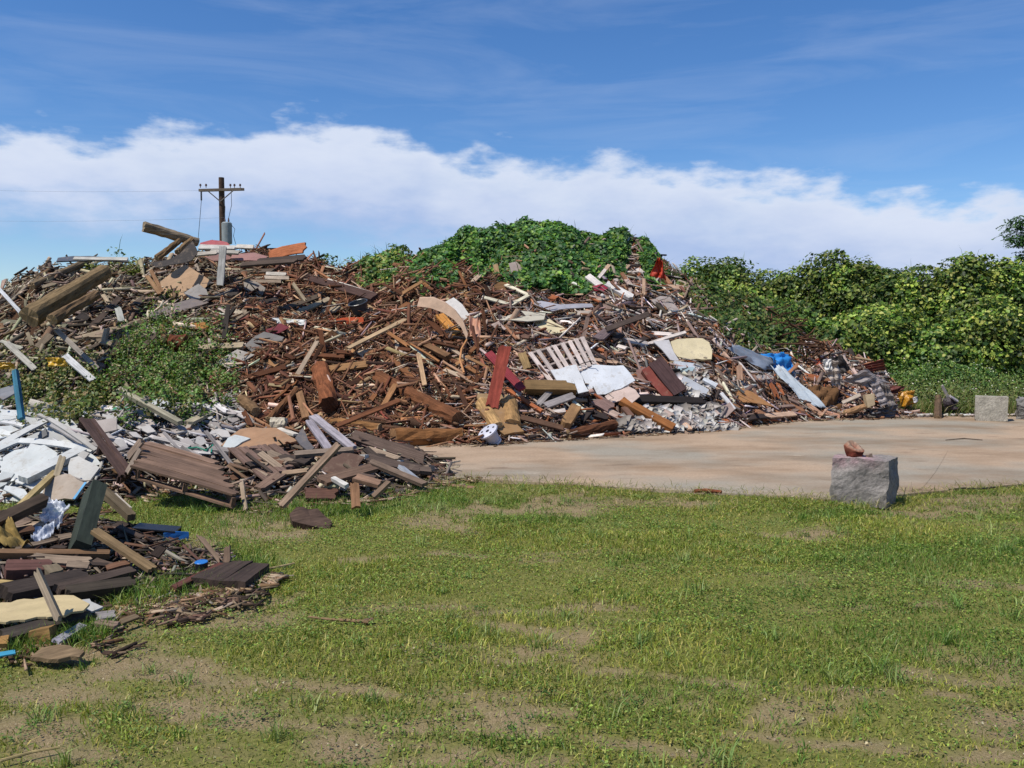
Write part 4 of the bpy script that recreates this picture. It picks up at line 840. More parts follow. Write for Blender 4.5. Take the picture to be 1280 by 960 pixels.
# grey laths and scraps
sheet('gypsum_sheet', [(115,526),(146,523),(146,537),(131,541),(120,534)], '#bfb3aa', 'tan grey board at the left of the grey slat pile', 'board', lift=.35, n=(0,-.6,.8), land='the tan grey board', **G)
sheet('gypsum_sheet', [(130,512),(150,512),(158,518),(146,523),(126,519)], '#c6c6c0', 'pale board at the back of the grey slat pile', 'board', lift=.35, n=(0,-.5,.8), **G)
sheet('white_board', [(182,505),(198,498),(213,503),(204,512)], '#dcdcd8', 'small white board lying against the weeds', 'board', lift=.5, n=(0,-.7,.7), **G)
plank('timber_beam', (148,487), (226,529), 5.5, '#a39c86', 'long olive grey pole slanting through the weeds', 'beam', d=(11.4, 10.9), t=.06, land='the long olive grey pole')
plank('wood_plank', (235,529), (262,516), 6, '#ada288', 'tan board at the right of the grey slats', lift=.4)
plank('green_strip', (140,512), (166,511), 4, '#3d8a62', 'thin green plastic strip behind the grey slats', 'strip', lift=.5, m='plas')
V, Fs = tube([at(x, y, .3) for x, y in ((218,558),(232,561),(246,559),(258,563),(266,556),(264,566))], .012, 6); tag(mkobj('green_string', V, Fs, M['plas'], lin('#2f8f70')), 'tangled green cord over the grey slats', 'cord')
sheet('plywood_sheet', [(276,556),(288,545),(300,537),(345,535),(373,550),(350,557),(320,561),(296,561)], '#b58d6c', 'brown plywood sheet lying behind the broken pallet', 'plywood', lift=.3, n=(.05,-.5,.85), land='the brown plywood sheet')
sheet('white_board', [(276,562),(285,548),(294,544),(313,548),(296,558),(284,564)], '#d6dbd9', 'white board on the left of the brown plywood', 'board', lift=.42, n=(0,-.55,.8), **G)
plank('white_board', (347,536), (371,544), 4.5, '#dcd2c2', 'whitish lath right of the brown plywood', 'board', lift=.4)
log('log', (341,531), (357,529), 17, '#cfc4ae', 'whitish log end behind the brown plywood', 'log', lift=.4, endc='#d9d5b8')
# pallet A: propped, dark brown
def pallet(name, c4, label, nb, colr, gaps=None, thick=.11, two=True, wb=None, blocks=True, swap=False):
    P = [ptd(x, y, d if (hit(x, y) is None or hit(x, y)[1] > d+.15) else hit(x, y)[1]-.2) for x, y, d in c4]   # corners: a, b along the boards; d, c the opposite edge
    n = np.cross(P[1]-P[0], P[3]-P[0]); n /= np.linalg.norm(n); n = n if n[2] > 0 else -n
    base = min(P, key=lambda q: q[2]); e = empty(name, base, label, 'pallet')
    f = lambda u, v: (P[0]*(1-u)+P[1]*u)*(1-v)+(P[3]*(1-u)+P[2]*u)*v
    Wd = np.linalg.norm(P[3]-P[0])
    for i in range(nb):
        v = (i+.5)/nb; w_ = (wb or Wd/nb*.86)*random.uniform(.9, 1.06); a = f(random.uniform(-.02, .02), v); b = f(random.uniform(.97, 1.02), v)
        V, Fs, ax = board_geo(a, b, w_, .022, n, jag=.03, bow=random.uniform(-.01, .012)); mkobj('deck_board', V, Fs, M['wood'], vary(lin(colr), .12), ax, e)
    for u in (.04, .5, .96):
        a = f(u, .0)-n*.06; b = f(u, 1)-n*.06; V, Fs, ax = board_geo(a, b, .045, .085, n, jag=.02); mkobj('stringer', V, Fs, M['wood'], vary(lin(colr)*.9), ax, e)
    if two:
        for v in (.06, .5, .94):
            a = f(0, v)-n*.115; b = f(1, v)-n*.115; V, Fs, ax = board_geo(a, b, .09, .02, n, jag=.02); mkobj('bottom_board', V, Fs, M['wood'], vary(lin(colr)*.85), ax, e)
    return e
pallet('wooden_pallet', [(181,551,9.2),(271,577,9.0),(299,622,8.15),(168,584,8.3)], 'dark brown closely boarded pallet propped up beside the grass', 6, '#8a6f5c'); LAND.append(('the propped brown pallet', 235, 590))
pallet('wooden_pallet', [(97,521,9.6),(152,598,8.7),(165,588,8.9),(118,524,9.7)], 'narrow dark pallet standing on edge left of the propped one', 3, '#5c4841', two=False); LAND.append(('the narrow dark pallet', 128, 558))
pallet('wooden_pallet', [(284,561,10.1),(333,604,9.2),(376,578,9.8),(345,555,10.5)], 'broken brown pallet with wide gaps right of the propped pallet', 5, '#7d6558', two=False); LAND.append(('the broken pallet', 325, 578))
plank('timber_beam', (322,612), (352,592), 9, '#8a7160', 'loose rail nailed across the lower end of the broken pallet', 'beam', d=(8.85, 9.15), t=.03)
plank('wood_plank', (352,592), (386,588), 5, '#a38a70', 'split tan board end right of the loose rail', d=9.15)
plank('timber_beam', (160,572), (178,550), 7, '#8a7768', 'grey leg board at the left end of the propped pallet', 'beam', d=8.8)
plank('timber_beam', (158,592), (176,560), 5, '#9c8b7c', 'pale splintered leg beside the propped pallet', 'beam', d=8.6)
plank('wood_plank', (302,602), (307,638), 5, '#a8957f', 'thin upright stake between the two brown pallets', d=(8.6, 8.45), n=(0,-1,0))
for a, b, w, c, l, lf in [((386,526),(412,563),9,'#a29aa0','left of the two weathered mauve grey planks on top',.45),((391,520),(442,561),8.5,'#a8a0a4','right longer weathered mauve grey plank on top',.5),
    ((367,568),(442,562),5,'#8d7c6c','level grey brown lath under the mauve planks',.6),((424,555),(350,634),7,'#917a66','long diagonal lath leaning down to the grass',.75),
    ((400,602),(468,584),10,'#7d6452','wide brown board across the middle of the plank pile',.5),((443,604),(445,636),11,'#9c7455','short reddish board standing upright in the grass',.45),
    ((441,596),(477,606),8,'#93745e','reddish board pointing down right in the plank pile',.5),((466,622),(487,602),5,'#86705c','thin slanting lath at the front of the plank pile',.55),
    ((462,577),(532,606),6,'#7d6a5a','long slanting board down the right of the plank pile',.45),((438,543),(532,575),13,'#6f5c50','widest dark board sloping down to the slab',.4),
    ((448,548),(520,562),7,'#5f4e44','dark board behind the widest sloping board',.3),((416,598),(434,608),4.5,'#dcd8ce','white painted stick in the plank pile',.55),
    ((376,618),(425,619),13,'#63463a','dark reddish beam at the foot of the plank pile',.2),((470,600),(430,592),7,'#69574c','dim board in the middle of the plank pile',.4),
    ((500,583),(526,604),4.5,'#a8acb2','silver grey strip near the right end of the plank pile',.4)]:
    plank('wood_plank', a, b, w, c, l, lift=lf, t=.04)
LAND += [('the mauve grey planks', 415, 540), ('the long diagonal lath', 388, 594), ('the upright reddish board', 444, 620), ('the widest sloping board', 485, 560)]
sheet('dark_sheet', [(369,548),(378,535),(393,560),(386,565)], '#6f6b6c', 'small slate grey sheet left of the mauve grey planks', 'board', lift=.4)
sheet('plywood_sheet', [(398,578),(428,567),(456,571),(446,588),(402,594)], '#6e5548', 'dark brown board in the centre of the plank pile', 'plywood', lift=.4)
sheet('foam_block', [(405,603),(414,598),(424,606),(419,612),(407,611)], '#a8a888', 'mossy pale block in the plank pile', 'block', lift=.3, t=.08)
def block(name, px, py, s, col, label, cat='block', d=None, m='wood', rot=.3, lift=.2):
    c = P3((px, py), d, lift); a = np.array([math.cos(rot), math.sin(rot), .15]); a /= np.linalg.norm(a); b = np.cross([0, .15, 1], a); b /= np.linalg.norm(b)
    V, Fs = boxgeo(c, a, b, np.cross(a, b), s[0], s[1], s[2], 3, .006); return tag(mkobj(name, V, Fs, M[m], lin(col), a), label, cat)
block('foam_block', 498, 579, (.1,.08,.07), '#cfc8c0', 'pale squared block near the right end of the plank pile', m='gyp', rot=-.4)
block('foam_block', 455, 571, (.08,.06,.05), '#d2cdc4', 'small white block left of the pale squared block', m='gyp', rot=-.5, lift=.4)
block('wood_block', 533, 587, (.15,.12,.1), '#9c8a78', 'squared timber end at the right tip of the plank pile', rot=-.5, lift=.1)
block('wood_block', 552, 591, (.22,.1,.07), '#7d6f60', 'laminated wood scrap right of the squared timber end', rot=.1, lift=.05)
block('wood_block', 500, 616, (.09,.08,.07), '#80756c', 'grey wood block at the front of the plank pile', rot=.2, lift=.02)
plank('wood_plank', (545,597), (570,593), 4, '#8a745e', 'thin board tip where the plank pile meets the slab', lift=.05)
plank('wood_plank', (556,606), (594,610), 3, '#94705a', 'reddish splinter on the grass beyond the plank pile', lift=.02)

# ------------------------------------------------------------------ third heap, nearest the camera
plank('green_post', (119,612), (98,690), 15, '#3b4238', 'dark green square post leaning up out of the near heap', 'post', d=(6.65, 6.35), t=.11, n=(-.5,-1,.15), jag=.05, land='the dark green post')
plank('timber_beam', (128,613), (166,648), 9, '#675a45', 'olive brown beam sloping down right of the green post', 'beam', d=(7.2, 6.9), t=.06)
plank('wood_plank', (142,617), (162,636), 5, '#bdb2a2', 'pale lath on the olive brown beam', d=(7.3, 7.0))
crumple('plastic_film', [(58,622),(88,632),(74,660),(50,655)], '#9aa0b4', 'crumpled clear plastic film glinting in the near heap', 'plastic film', amp=.07, m='film', d=6.5, land='the clear plastic film', nu=26, nv=20)
crumple('plastic_film', [(44,662),(70,655),(64,672),(40,678)], '#9aa0b4', 'small wad of clear plastic film below the larger one', 'plastic film', amp=.05, m='film', d=6.3)
crumple('straw_mat', [(-20,662),(18,662),(44,690),(-20,694)], '#a38a54', 'lumpy straw coloured mat at the left edge', 'mat', amp=.09, m='rubble', lift=.2, bulge=.05, land='the straw coloured mat')
plank('timber_beam', (-10,692), (138,693), 5.5, '#8a6b4f', 'long level board crossing the near heap', 'beam', lift=.2, t=.05, land='the long level board')
plank('timber_beam', (116,662), (192,713), 9, '#937a58', 'tan board sloping down to the right onto the grass', 'beam', lift=.2, t=.03, land='the tan sloping board')
plank('timber_beam', (4,712), (66,711), 13, '#6a4a42', 'short reddish beam under the long level board', 'beam', lift=.2, t=.07)
plank('timber_beam', (62,712), (72,722), 16, '#7a6d58', 'squared grey beam end under the long level board', 'beam', lift=.2, t=.08)
plank('wood_plank', (-8,727), (52,732), 5, '#b39a66', 'yellowish lath at the left of the near heap', lift=.2)
plank('timber_beam', (2,744), (112,722), 15, '#453b34', 'long thick dark beam in the near heap', 'beam', lift=.2, t=.08, land='the long thick dark beam')
plank('timber_beam', (82,742), (168,730), 11, '#4a4136', 'dark mossy beam right of the long thick one', 'beam', lift=.2, t=.06)
plank('timber_beam', (70,738), (166,714), 9, '#5a4c42', 'upper dark beam crossing behind the mossy one', 'beam', lift=.2, t=.05)
plank('wood_plank', (45,711), (75,777), 8, '#a3927c', 'pale split stick lying over the cream board', lift=.42, t=.035, jag=1.2, land='the pale split stick', n=(-.3,-.6,.7))
sheet('cream_board', [(-20,756),(30,749),(72,745),(92,745),(112,754),(104,762),(70,770),(-20,781)], '#cdb98c', 'cream hardboard sheet at the left edge of the near heap', 'board', lift=.3, n=(.02,-.12,.99), t=.012, land='the cream hardboard')
sheet('white_board', [(100,750),(112,749),(129,759),(114,765),(106,762)], '#cbcac4', 'white corner board beside the cream hardboard', 'board', lift=.2, n=(.02,-.12,.99), t=.012, m='gyp')
plank('timber_beam', (0,797), (112,768), 12, '#4c443c', 'dark grey board under the cream hardboard', 'beam', lift=.2, t=.04)
block('wood_block', 54, 795, (.11,.1,.09), '#a07d4c', 'tan wood block under the cream hardboard', d=4.75, rot=.2)
plank('wood_plank', (68,803), (104,781), 8, '#a5a0a6', 'grey strip lying on the grass below the cream hardboard', lift=.2)
plank('wood_plank', (-5,803), (14,801), 10, '#a37b48', 'orange tan board end at the far left bottom', lift=.2)
plank('blue_lath', (-10,820), (20,815), 5, '#4aa3c4', 'light blue strip at the bottom left edge', 'strip', lift=.2, m='plas', jag=.2)
sheet('bark_slab', [(38,822),(52,811),(75,808),(106,815),(98,823),(60,826)], '#8a7458', 'flat brown bark slab on the grass at lower left', 'bark slab', d=4.58, n=(0,-.1,1), t=.02, m='bark')
plank('wood_plank', (57,783), (62,776), 10, '#cfd0d2', 'small white chip under the pale split stick', lift=.2)
plank('wood_plank', (118,772), (146,768), 9, '#9a938f', 'grey weathered offcut right of the white corner board', lift=.2)
plank('wood_plank', (118,778), (148,782), 7, '#8a7464', 'brown offcut under the grey weathered offcut', lift=.2)
plank('wood_plank', (150,778), (172,770), 6, '#7d6b52', 'tan brown offcut pointing to the grass', lift=.2)
plank('timber_beam', (216,736), (278,706), 6, '#6f463c', 'narrow reddish batten under the two dark boards', 'beam', lift=.2, t=.03)
e = empty('joined_boards', ptd(285, 733, 5.8), 'two thick dark boards joined side by side on the grass', 'panel'); LAND.append(('the two dark boards', 288, 718))
for a, b, w in (((256,730), (300,705), 20), ((284,733), (320,708), 24)):
    plank('board', a, b, w, '#4a3d35', d=(5.8, 6.2), t=.06, jag=.15, parent=e, n=(0,-.2,1))
plank('wood_plank', (247,667), (277,704), 6, '#8a7460', 'thin splinter leaning over the two dark boards', lift=.2, jag=2)
plank('wood_plank', (284,683), (284,705), 8, '#75604f', 'short upright board end behind the two dark boards', lift=.2, n=(0,-1,0))
plank('wood_plank', (190,700), (206,680), 10, '#3a2e28', 'small black shard at the end of the near heap', lift=.2, jag=2)
p = at(252, 711, .12); bucket('paint_can', p, .042, .045, .05, (0,-.1,1), '#2a2b30', 'small dark can with a bright blue lid beside the boards', 'can', cap='#2f7fd0', rim=False)
# blue ended crate
c = ptd(205, 668, 7.0); e = empty('plastic_crate', c-np.array([0, 0, .07]), 'black crate lying open with a bright blue end panel', 'crate'); LAND.append(('the blue ended crate', 215, 670))
ax_ = np.array([1, .12, -.12]); ax_ /= np.linalg.norm(ax_); bb = np.cross([0, 0, 1], ax_); bb /= np.linalg.norm(bb); cz = np.cross(ax_, bb)
V, Fs = boxgeo(c-ax_*.06+cz*.05, ax_, bb, cz, .34, .2, .012); mkobj('top_panel', V, Fs, M['plas'], lin('#23262b'), ax_, e)
V, Fs = boxgeo(c-ax_*.06-cz*.055, ax_, bb, cz, .34, .2, .012); mkobj('bottom_panel', V, Fs, M['plas'], lin('#1f2226'), ax_, e)
V, Fs = boxgeo(c-ax_*.06+bb*.1, ax_, bb, cz, .34, .012, .1); mkobj('back_panel', V, Fs, M['plas'], lin('#1f2226'), ax_, e)
V, Fs = boxgeo(c+ax_*.12-bb*.09, ax_, bb, cz, .2, .014, .11, 4, .006); mkobj('end_panel', V, Fs, M['plas'], lin('#2260a8'), ax_, e)
V, Fs = boxgeo(c-ax_*.03-bb*.1-cz*.045, ax_, bb, cz, .1, .01, .014); mkobj('white_strip', V, Fs, M['plas'], lin('#bcb8a4'), ax_, e)
# odd bits on the lawn and slab
sheet('rotten_wood_chunk', [(362,646),(380,638),(398,641),(416,655),(412,664),(388,662),(366,656)], '#5c4a40', 'dark rotten wood chunk with pale patch lying on the grass', 'wood chunk', d=8.1, n=(0,-.45,.9), t=.1, m='bark', warp=.05, rough=.03)
sheet('paint_flake', [(378,642),(388,641),(402,651),(394,651)], '#b5a9a4', 'pale flake lying on the rotten wood chunk', 'flake', d=7.98, n=(0,-.45,.9), t=.02, m='gyp')
def stick(pts, r, col, label, cat='stick', name='stick', z=.025):
    P = []
    for x, y in pts: d = gdist(y)*(CH-z)/CH; P.append(ptd(x, y, d))
    V, Fs = tube(P, r, 7); return tag(mkobj(name, V, Fs, M['bark'], lin(col)), label, cat)
stick([(386,771),(410,774),(440,776),(462,778)], [.006,.008,.01,.012], '#93785a', 'thin twig lying on the grass left of centre')
stick([(455,777),(466,776)], [.016,.02], '#7d6552', 'knobby end piece at the tip of the twig', 'wood chip', 'wood_chip')
stick([(322,713),(345,709),(368,704)], [.008,.008,.006], '#a8946c', 'pale stick pointing away from the two dark boards')
stick([(0,951),(40,940),(75,934)], [.007,.006,.005], '#a89668', 'pale straw lying at the bottom left corner')
stick([(868,614),(882,613),(902,615)], [.02,.022,.018], '#8a4a34', 'red brown stick on the front edge of the slab', z=.05)
stick([(1186,612),(1205,610),(1225,611),(1244,609)], .009, '#3c3a38', 'thin black line painting the shadow along the right slab edge', 'shadow line', 'painted_edge_shadow', .045)  # dark tube standing in for the shadow along the slab edge
stick([(1182,550),(1205,548),(1228,550)], [.006,.009,.006], '#5a4a3c', 'thin dark stick lying in the middle of the slab', z=.045)

# pale fragments that fill the gypsum pile and the grey slope, each a board of its own
def frag(cx, cy, rx, ry, col, label, group, name='board_fragment', lift=.25, m='gyp'):
    a0 = random.uniform(0, 3.14); k = random.choice([4, 4, 5]); poly = []
    for i in range(k):
        a = 2*math.pi*i/k+random.uniform(-.25, .25); u, v = math.cos(a)*rx, math.sin(a)*ry; poly.append((cx+u*math.cos(.5)-v*math.sin(.4), cy+u*math.sin(.35)+v*math.cos(.4)))
    return sheet(name, poly, col, label, 'board', group, lift=lift, n=(random.gauss(0, .12), -.5+random.gauss(0, .12), .85), m=m, t=.014)
spots = [(14,522),(48,530),(84,534),(100,546),(6,545),(72,545),(50,566),(84,582),(14,586),(45,592),(22,616),(40,604),(60,606),(92,560),(110,575),(6,622),(-8,575)]
for cx, cy in spots:
    q = min(LAND, key=lambda l: math.hypot(l[1]-cx, l[2]-cy)); pos = 'left of' if cx < q[1]-8 else 'right of' if cx > q[1]+8 else ('above' if cy < q[2] else 'below')
    frag(cx, cy, random.uniform(17, 30), random.uniform(7, 12), random.choice(['#e3e7e4', '#d8dad6', '#cfcfc8', '#e6e8e4']), f'white gypsum fragment {pos} {q[0]}, near {sorted(LAND, key=lambda l: math.hypot(l[1]-cx, l[2]-cy))[1][0]}', 'white fragments of the gypsum pile', 'gypsum_fragment', random.uniform(.05, .25))
for i in range(44):
    cx = random.uniform(112, 296); cy = random.uniform(512, 562)-max(0, (cx-250))*.05
    q = min(LAND, key=lambda l: math.hypot(l[1]-cx, l[2]-cy)); pos = 'left of' if cx < q[1]-14 else 'right of' if cx > q[1]+14 else ('above' if cy < q[2] else 'below')
    h_, cn = random.choice([('#b8b0ab', 'light grey'), ('#a59c96', 'grey'), ('#cdc8c2', 'whitish'), ('#c4b8ae', 'beige grey')])
    frag(cx, cy, random.uniform(7, 17), random.uniform(2.5, 6), h_, f'{cn} board fragment on the grey slope {pos} {q[0]}', 'grey board fragments of the second heap', lift=random.uniform(.1, .3))
# bent wires and rods sticking out of the main heap
for i in range(26):
    cx = random.uniform(300, 880); cy = random.uniform(370, 510); q = at(cx, cy, .3); a = random.uniform(0, 6.28); L_ = random.uniform(.2, .6)
    pts = [q+np.array([math.cos(a+k*random.uniform(-.5, .7))*L_*k/3, -.04*k, math.sin(a+k*.4)*L_*k/3*.6]) for k in range(5)]
    q_ = min(LAND, key=lambda l: math.hypot(l[1]-cx, l[2]-cy)); V, Fs = tube(pts, .008, 5)
    tag(mkobj('bent_wire', V, Fs, M['bark'], lin(random.choice(['#7a4a34', '#3a3432', '#b5a89a']))), f'thin bent wire sticking out {"above" if cy < q_[2] else "below"} {q_[0]}', 'wire', 'bent wires in the main heap')

# ------------------------------------------------------------------ concrete blocks
def cblock(c4, h, z0, label, col, jit, pinks=False):
    P = [np.array([x, y, z0]) for x, y in c4]; V = []; Fs = []; n = 14
    def face(a, b, c, d):
        k = len(V)
        for i in range(n+1):
            for j in range(n+1): u = i/n; v = j/n; V.append((a*(1-u)+b*u)*(1-v)+(d*(1-u)+c*u)*v)
        for i in range(n):
            for j in range(n): q = k+i*(n+1)+j; Fs.append([q, q+n+1, q+n+2, q+1])
    up = np.array([0, 0, h]); T = [p+up for p in P]
    for i in range(4): j = (i+1) % 4; face(P[i], P[j], T[j], T[i])
    face(T[0], T[1], T[2], T[3]); V = np.array(V); cen = V.mean(0)
    q = V.copy()
    for i in range(3):
        a, b = q[:, (i+1) % 3], q[:, (i+2) % 3]
        V[:, i] += jit*((vn(a*7+q[:, i]*5, b*7+3*i, 4)-.5)*2+(vn(a*24+q[:, i]*20, b*24+3*i, 5)-.5)*.8)
    # knock the edges and corners down a little
    s = np.abs((q-cen)/np.maximum(np.abs(q-cen).max(0), 1e-6)); e2 = np.sort(s, 1)[:, 1]; V += (cen-V)*(sst(.93, 1, e2)*.035*(.4+1.2*vn(q[:, 0]*15, q[:, 2]*15+q[:, 1]*11, 8)))[:, None]
    cc = np.tile(lin(col, .9), (len(V), 1))*(.85+.3*fbm(q[:, 0]*9+q[:, 1]*7, q[:, 2]*9, 12))[:, None]
    if pinks:
        k_ = sst(.72, .95, (q[:, 2]-z0)/h)*sst(.55, .3, np.linalg.norm(q-T[0], axis=1))*vn(q[:, 0]*20, q[:, 2]*30, 3); cc = cc*(1-k_[:, None]*.7)+lin('#d8a3ad')*k_[:, None]*.7
        k_ = sst(.45, .05, (q[:, 2]-z0)/h+.5*(vn(q[:, 0]*8, q[:, 2]*8, 6)-.5)); cc = cc*(1-k_[:, None]*.5)+lin('#aaa295')*k_[:, None]*.5
    o = mkobj('concrete_block', V, [f for f in Fs], M['conc'], cc, smooth=False, base=True); return tag(o, label, 'concrete block', 'concrete blocks')
cblock([(3.26, 8.66), (3.745, 8.42), (3.955, 8.68), (3.46, 8.93)], .476, .0, 'weathered grey concrete block with pink stain and masonry chunk on top', '#9a938d', .02, True)
cblock([(9.60, 17.62), (10.12, 17.34), (10.34, 17.76), (9.84, 18.06)], .50, .03, 'pale clean edged concrete block at the back of the slab', '#bdb6a6', .008)
cblock([(10.66, 17.9), (11.2, 17.55), (11.5, 18.0), (10.95, 18.4)], .42, .03, 'rounded grey concrete block cut off by the right edge', '#8d8a84', .05)
c = np.array([3.50, 8.66, .472])
Vs = []; Fs = []
bm_rows = [(0, .07), (.025, .08), (.06, .09), (.1, .095), (.13, .06)]
for i, (z, r) in enumerate(bm_rows):
    for k in range(18):
        th = 2*math.pi*k/18; rr = r*(1+.22*(random.random()-.5)); zz = z*(1+.35*math.sin(th-.6)*(i > 2))+random.uniform(-.006, .006)*(i > 0)
        Vs.append(c+np.array([math.cos(th)*rr*1.05, math.sin(th)*rr*.8, zz]))
for i in range(4): Fs += [[i*18+k, i*18+(k+1) % 18, (i+1)*18+(k+1) % 18, (i+1)*18+k] for k in range(18)]
Vs.append(c+np.array([0, 0, .10])); Fs += [[72+k, 72+(k+1) % 18, 90] for k in range(18)]; Fs.append(list(range(18))[::-1])
cc = np.tile(lin('#763c30'), (len(Vs), 1)); cc[60:] = lin('#9c6450'); cc[72:90] = lin('#b89a84')
tag(mkobj('masonry_chunk', Vs, Fs, M['rubble'], cc, base=True), 'broken red and cream masonry chunk sitting on the near concrete block', 'masonry chunk')
block('masonry_chip', 0, 0, (.05,.04,.04), '#9a8474', 'small chip beside the masonry chunk', 'chip', m='rubble'); o = bpy.data.objects['masonry_chip']; o.location = (3.625, 8.60, .495)
# ------------------------------------------------------------------ the many lesser planks, each an object of its own
def cname(h):
    return {'#8f5f3c':'brown','#6f452c':'dark brown','#a8744a':'tan brown','#4c3020':'very dark','#bb8c60':'tan','#c9b197':'pale tan','#b8a296':'pinkish grey','#8b7468':'grey brown','#d3c6bc':'whitish',
            '#9c6f52':'brown','#6e5245':'dark brown','#c2a187':'tan','#453a36':'blackish','#a5623e':'rusty orange','#8a7a66':'grey brown','#5e5144':'dark grey','#a8977d':'light grey','#3f3833':'blackish','#b8a890':'pale tan',
            '#a59d98':'grey','#bab3ad':'light grey','#8f8782':'mid grey','#c9c4c0':'whitish grey','#5f5046':'dark brown','#7c6a5c':'grey brown','#4a3f38':'blackish','#93806c':'tan grey','#6b4e3c':'reddish brown'}[h]
PB = ['#8f5f3c','#6f452c','#a8744a','#4c3020','#bb8c60','#c9b197','#6f452c']; PR = ['#b8a296','#8b7468','#d3c6bc','#9c6f52','#6e5245','#c2a187','#453a36','#a5623e']
PL = ['#8a7a66','#5e5144','#a8977d','#3f3833','#b8a890']; PS = ['#a59d98','#bab3ad','#8f8782','#c9c4c0']; PN = ['#5f5046','#7c6a5c','#4a3f38','#93806c','#6b4e3c']
REG = [((2,340,300,440),34,(22,75),(3,8),-30,35,PL,'planks on the left slope of the heap','plank'),
       ((250,335,420,400),22,(18,60),(3,7),5,30,PL,'planks on the left slope of the heap','plank'),
       ((300,400,600,535),74,(16,72),(2.5,7),0,90,PB,'planks in the brown tangle','plank'),
       ((400,345,640,400),26,(12,44),(2.5,5),0,90,PB,'planks in the brown tangle','plank'),
       ((620,330,880,460),70,(12,52),(2.5,6.5),15,45,PR,'planks on the right slope of the heap','plank'),
       ((640,460,900,532),34,(18,62),(4,9),15,40,PR,'planks on the right slope of the heap','plank'),
       ((885,445,1050,522),32,(14,50),(3,6),25,40,PR,'planks on the tail of the heap','plank'),
       ((115,508,300,566),46,(22,85),(3,6.5),27,16,PS,'grey slats of the second heap','slat'),
       ((310,545,555,622),34,(24,80),(4,10),18,28,PN,'planks of the plank pile','plank'),
       ((0,640,215,775),34,(22,110),(3,10),-8,22,PN,'planks of the near heap','plank'),
       ((150,622,200,668),8,(26,50),(4,7),8,15,PN,'planks of the near heap','plank')]
used = set(); LAND_U = list(LAND)
def side(dx, dy):
    if abs(dx) > 1.6*abs(dy): return 'right of' if dx > 0 else 'left of'
    if abs(dy) > 1.6*abs(dx): return 'below' if dy > 0 else 'above'
    return ('lower right of' if dx > 0 else 'lower left of') if dy > 0 else ('upper right of' if dx > 0 else 'upper left of')
for (x0, y0, x1, y1), cnt, (l0, l1), (w0, w1), th0, sp, pl, grp, cat in REG:
    k = 0; tries = 0
    while k < cnt and tries < cnt*14:
        tries += 1
        cx = random.uniform(x0, x1); cy = random.uniform(y0, y1); L = l0+(l1-l0)*random.random()**1.7; th = R(random.gauss(th0, sp))
        hx = L/2*math.cos(th); hy = L/2*math.sin(th)*.8; a = (cx-hx, cy-hy); b = (cx+hx, cy+hy)
        if not all(free(cx+hx*q, cy+hy*q) for q in (-1, -.5, 0, .5, 1)): continue
        ha = hit(*a); hb = hit(*b)
        if ha is None or hb is None or ha[2] < .05 or hb[2] < .03 or abs(ha[1]-hb[1]) > 2.6: continue
        h = random.choice(pl); near = grp.endswith('near heap'); lf = random.uniform(.08, .22) if near else random.uniform(.12, .38)
        if cat == 'slat': lf = random.uniform(.1, .35)
        w_ = random.uniform(w0, w1); beam = random.random() < .22 and cat == 'plank'
        o = plank('timber_batten' if beam else ('wood_lath' if cat == 'slat' else 'wood_plank'), a, b, w_*(.75 if beam else 1), vary(lin(h, .8 if pl is not PB else .66), .14), lift=(lf, lf+random.uniform(-.05, .12)), jag=random.choice([.1, .4, 1.2]), bow=random.gauss(0, .012), t=(w_*.7*ha[1]/F if beam else None))
        LDs = sorted(LAND_U, key=lambda q: math.hypot(q[1]-cx, (q[2]-cy)*1.4))
        size = 'long' if L > l0+.55*(l1-l0) else ('short' if L < l0+.2*(l1-l0) else 'mid length'); kind = 'square batten' if beam else cat
        s1 = f"{size} {cname(h)} {kind} {side(cx-LDs[0][1], cy-LDs[0][2])} {LDs[0][0]}"; lab = s1
        if lab in used: lab = s1+', '+('rising to the right' if hy < -2 else 'sloping down right' if hy > 2 else 'lying level')
        if lab in used or len(lab.split()) > 16:
            lab = f"{cname(h)} {kind} {side(cx-LDs[0][1], cy-LDs[0][2])} {LDs[0][0]}, {side(cx-LDs[1][1], cy-LDs[1][2])} {LDs[1][0][4:]}"
        if lab in used:
            for q in LDs[2:6]:
                lab = f"{cname(h)} {kind} {side(cx-LDs[0][1], cy-LDs[0][2])} {LDs[0][0]}, {side(cx-q[1], cy-q[2])} {q[0][4:]}"
                if lab not in used: break
        if lab in used: bpy.data.objects.remove(o); continue
        used.add(lab); tag(o, lab, 'batten' if beam else cat, grp); k += 1

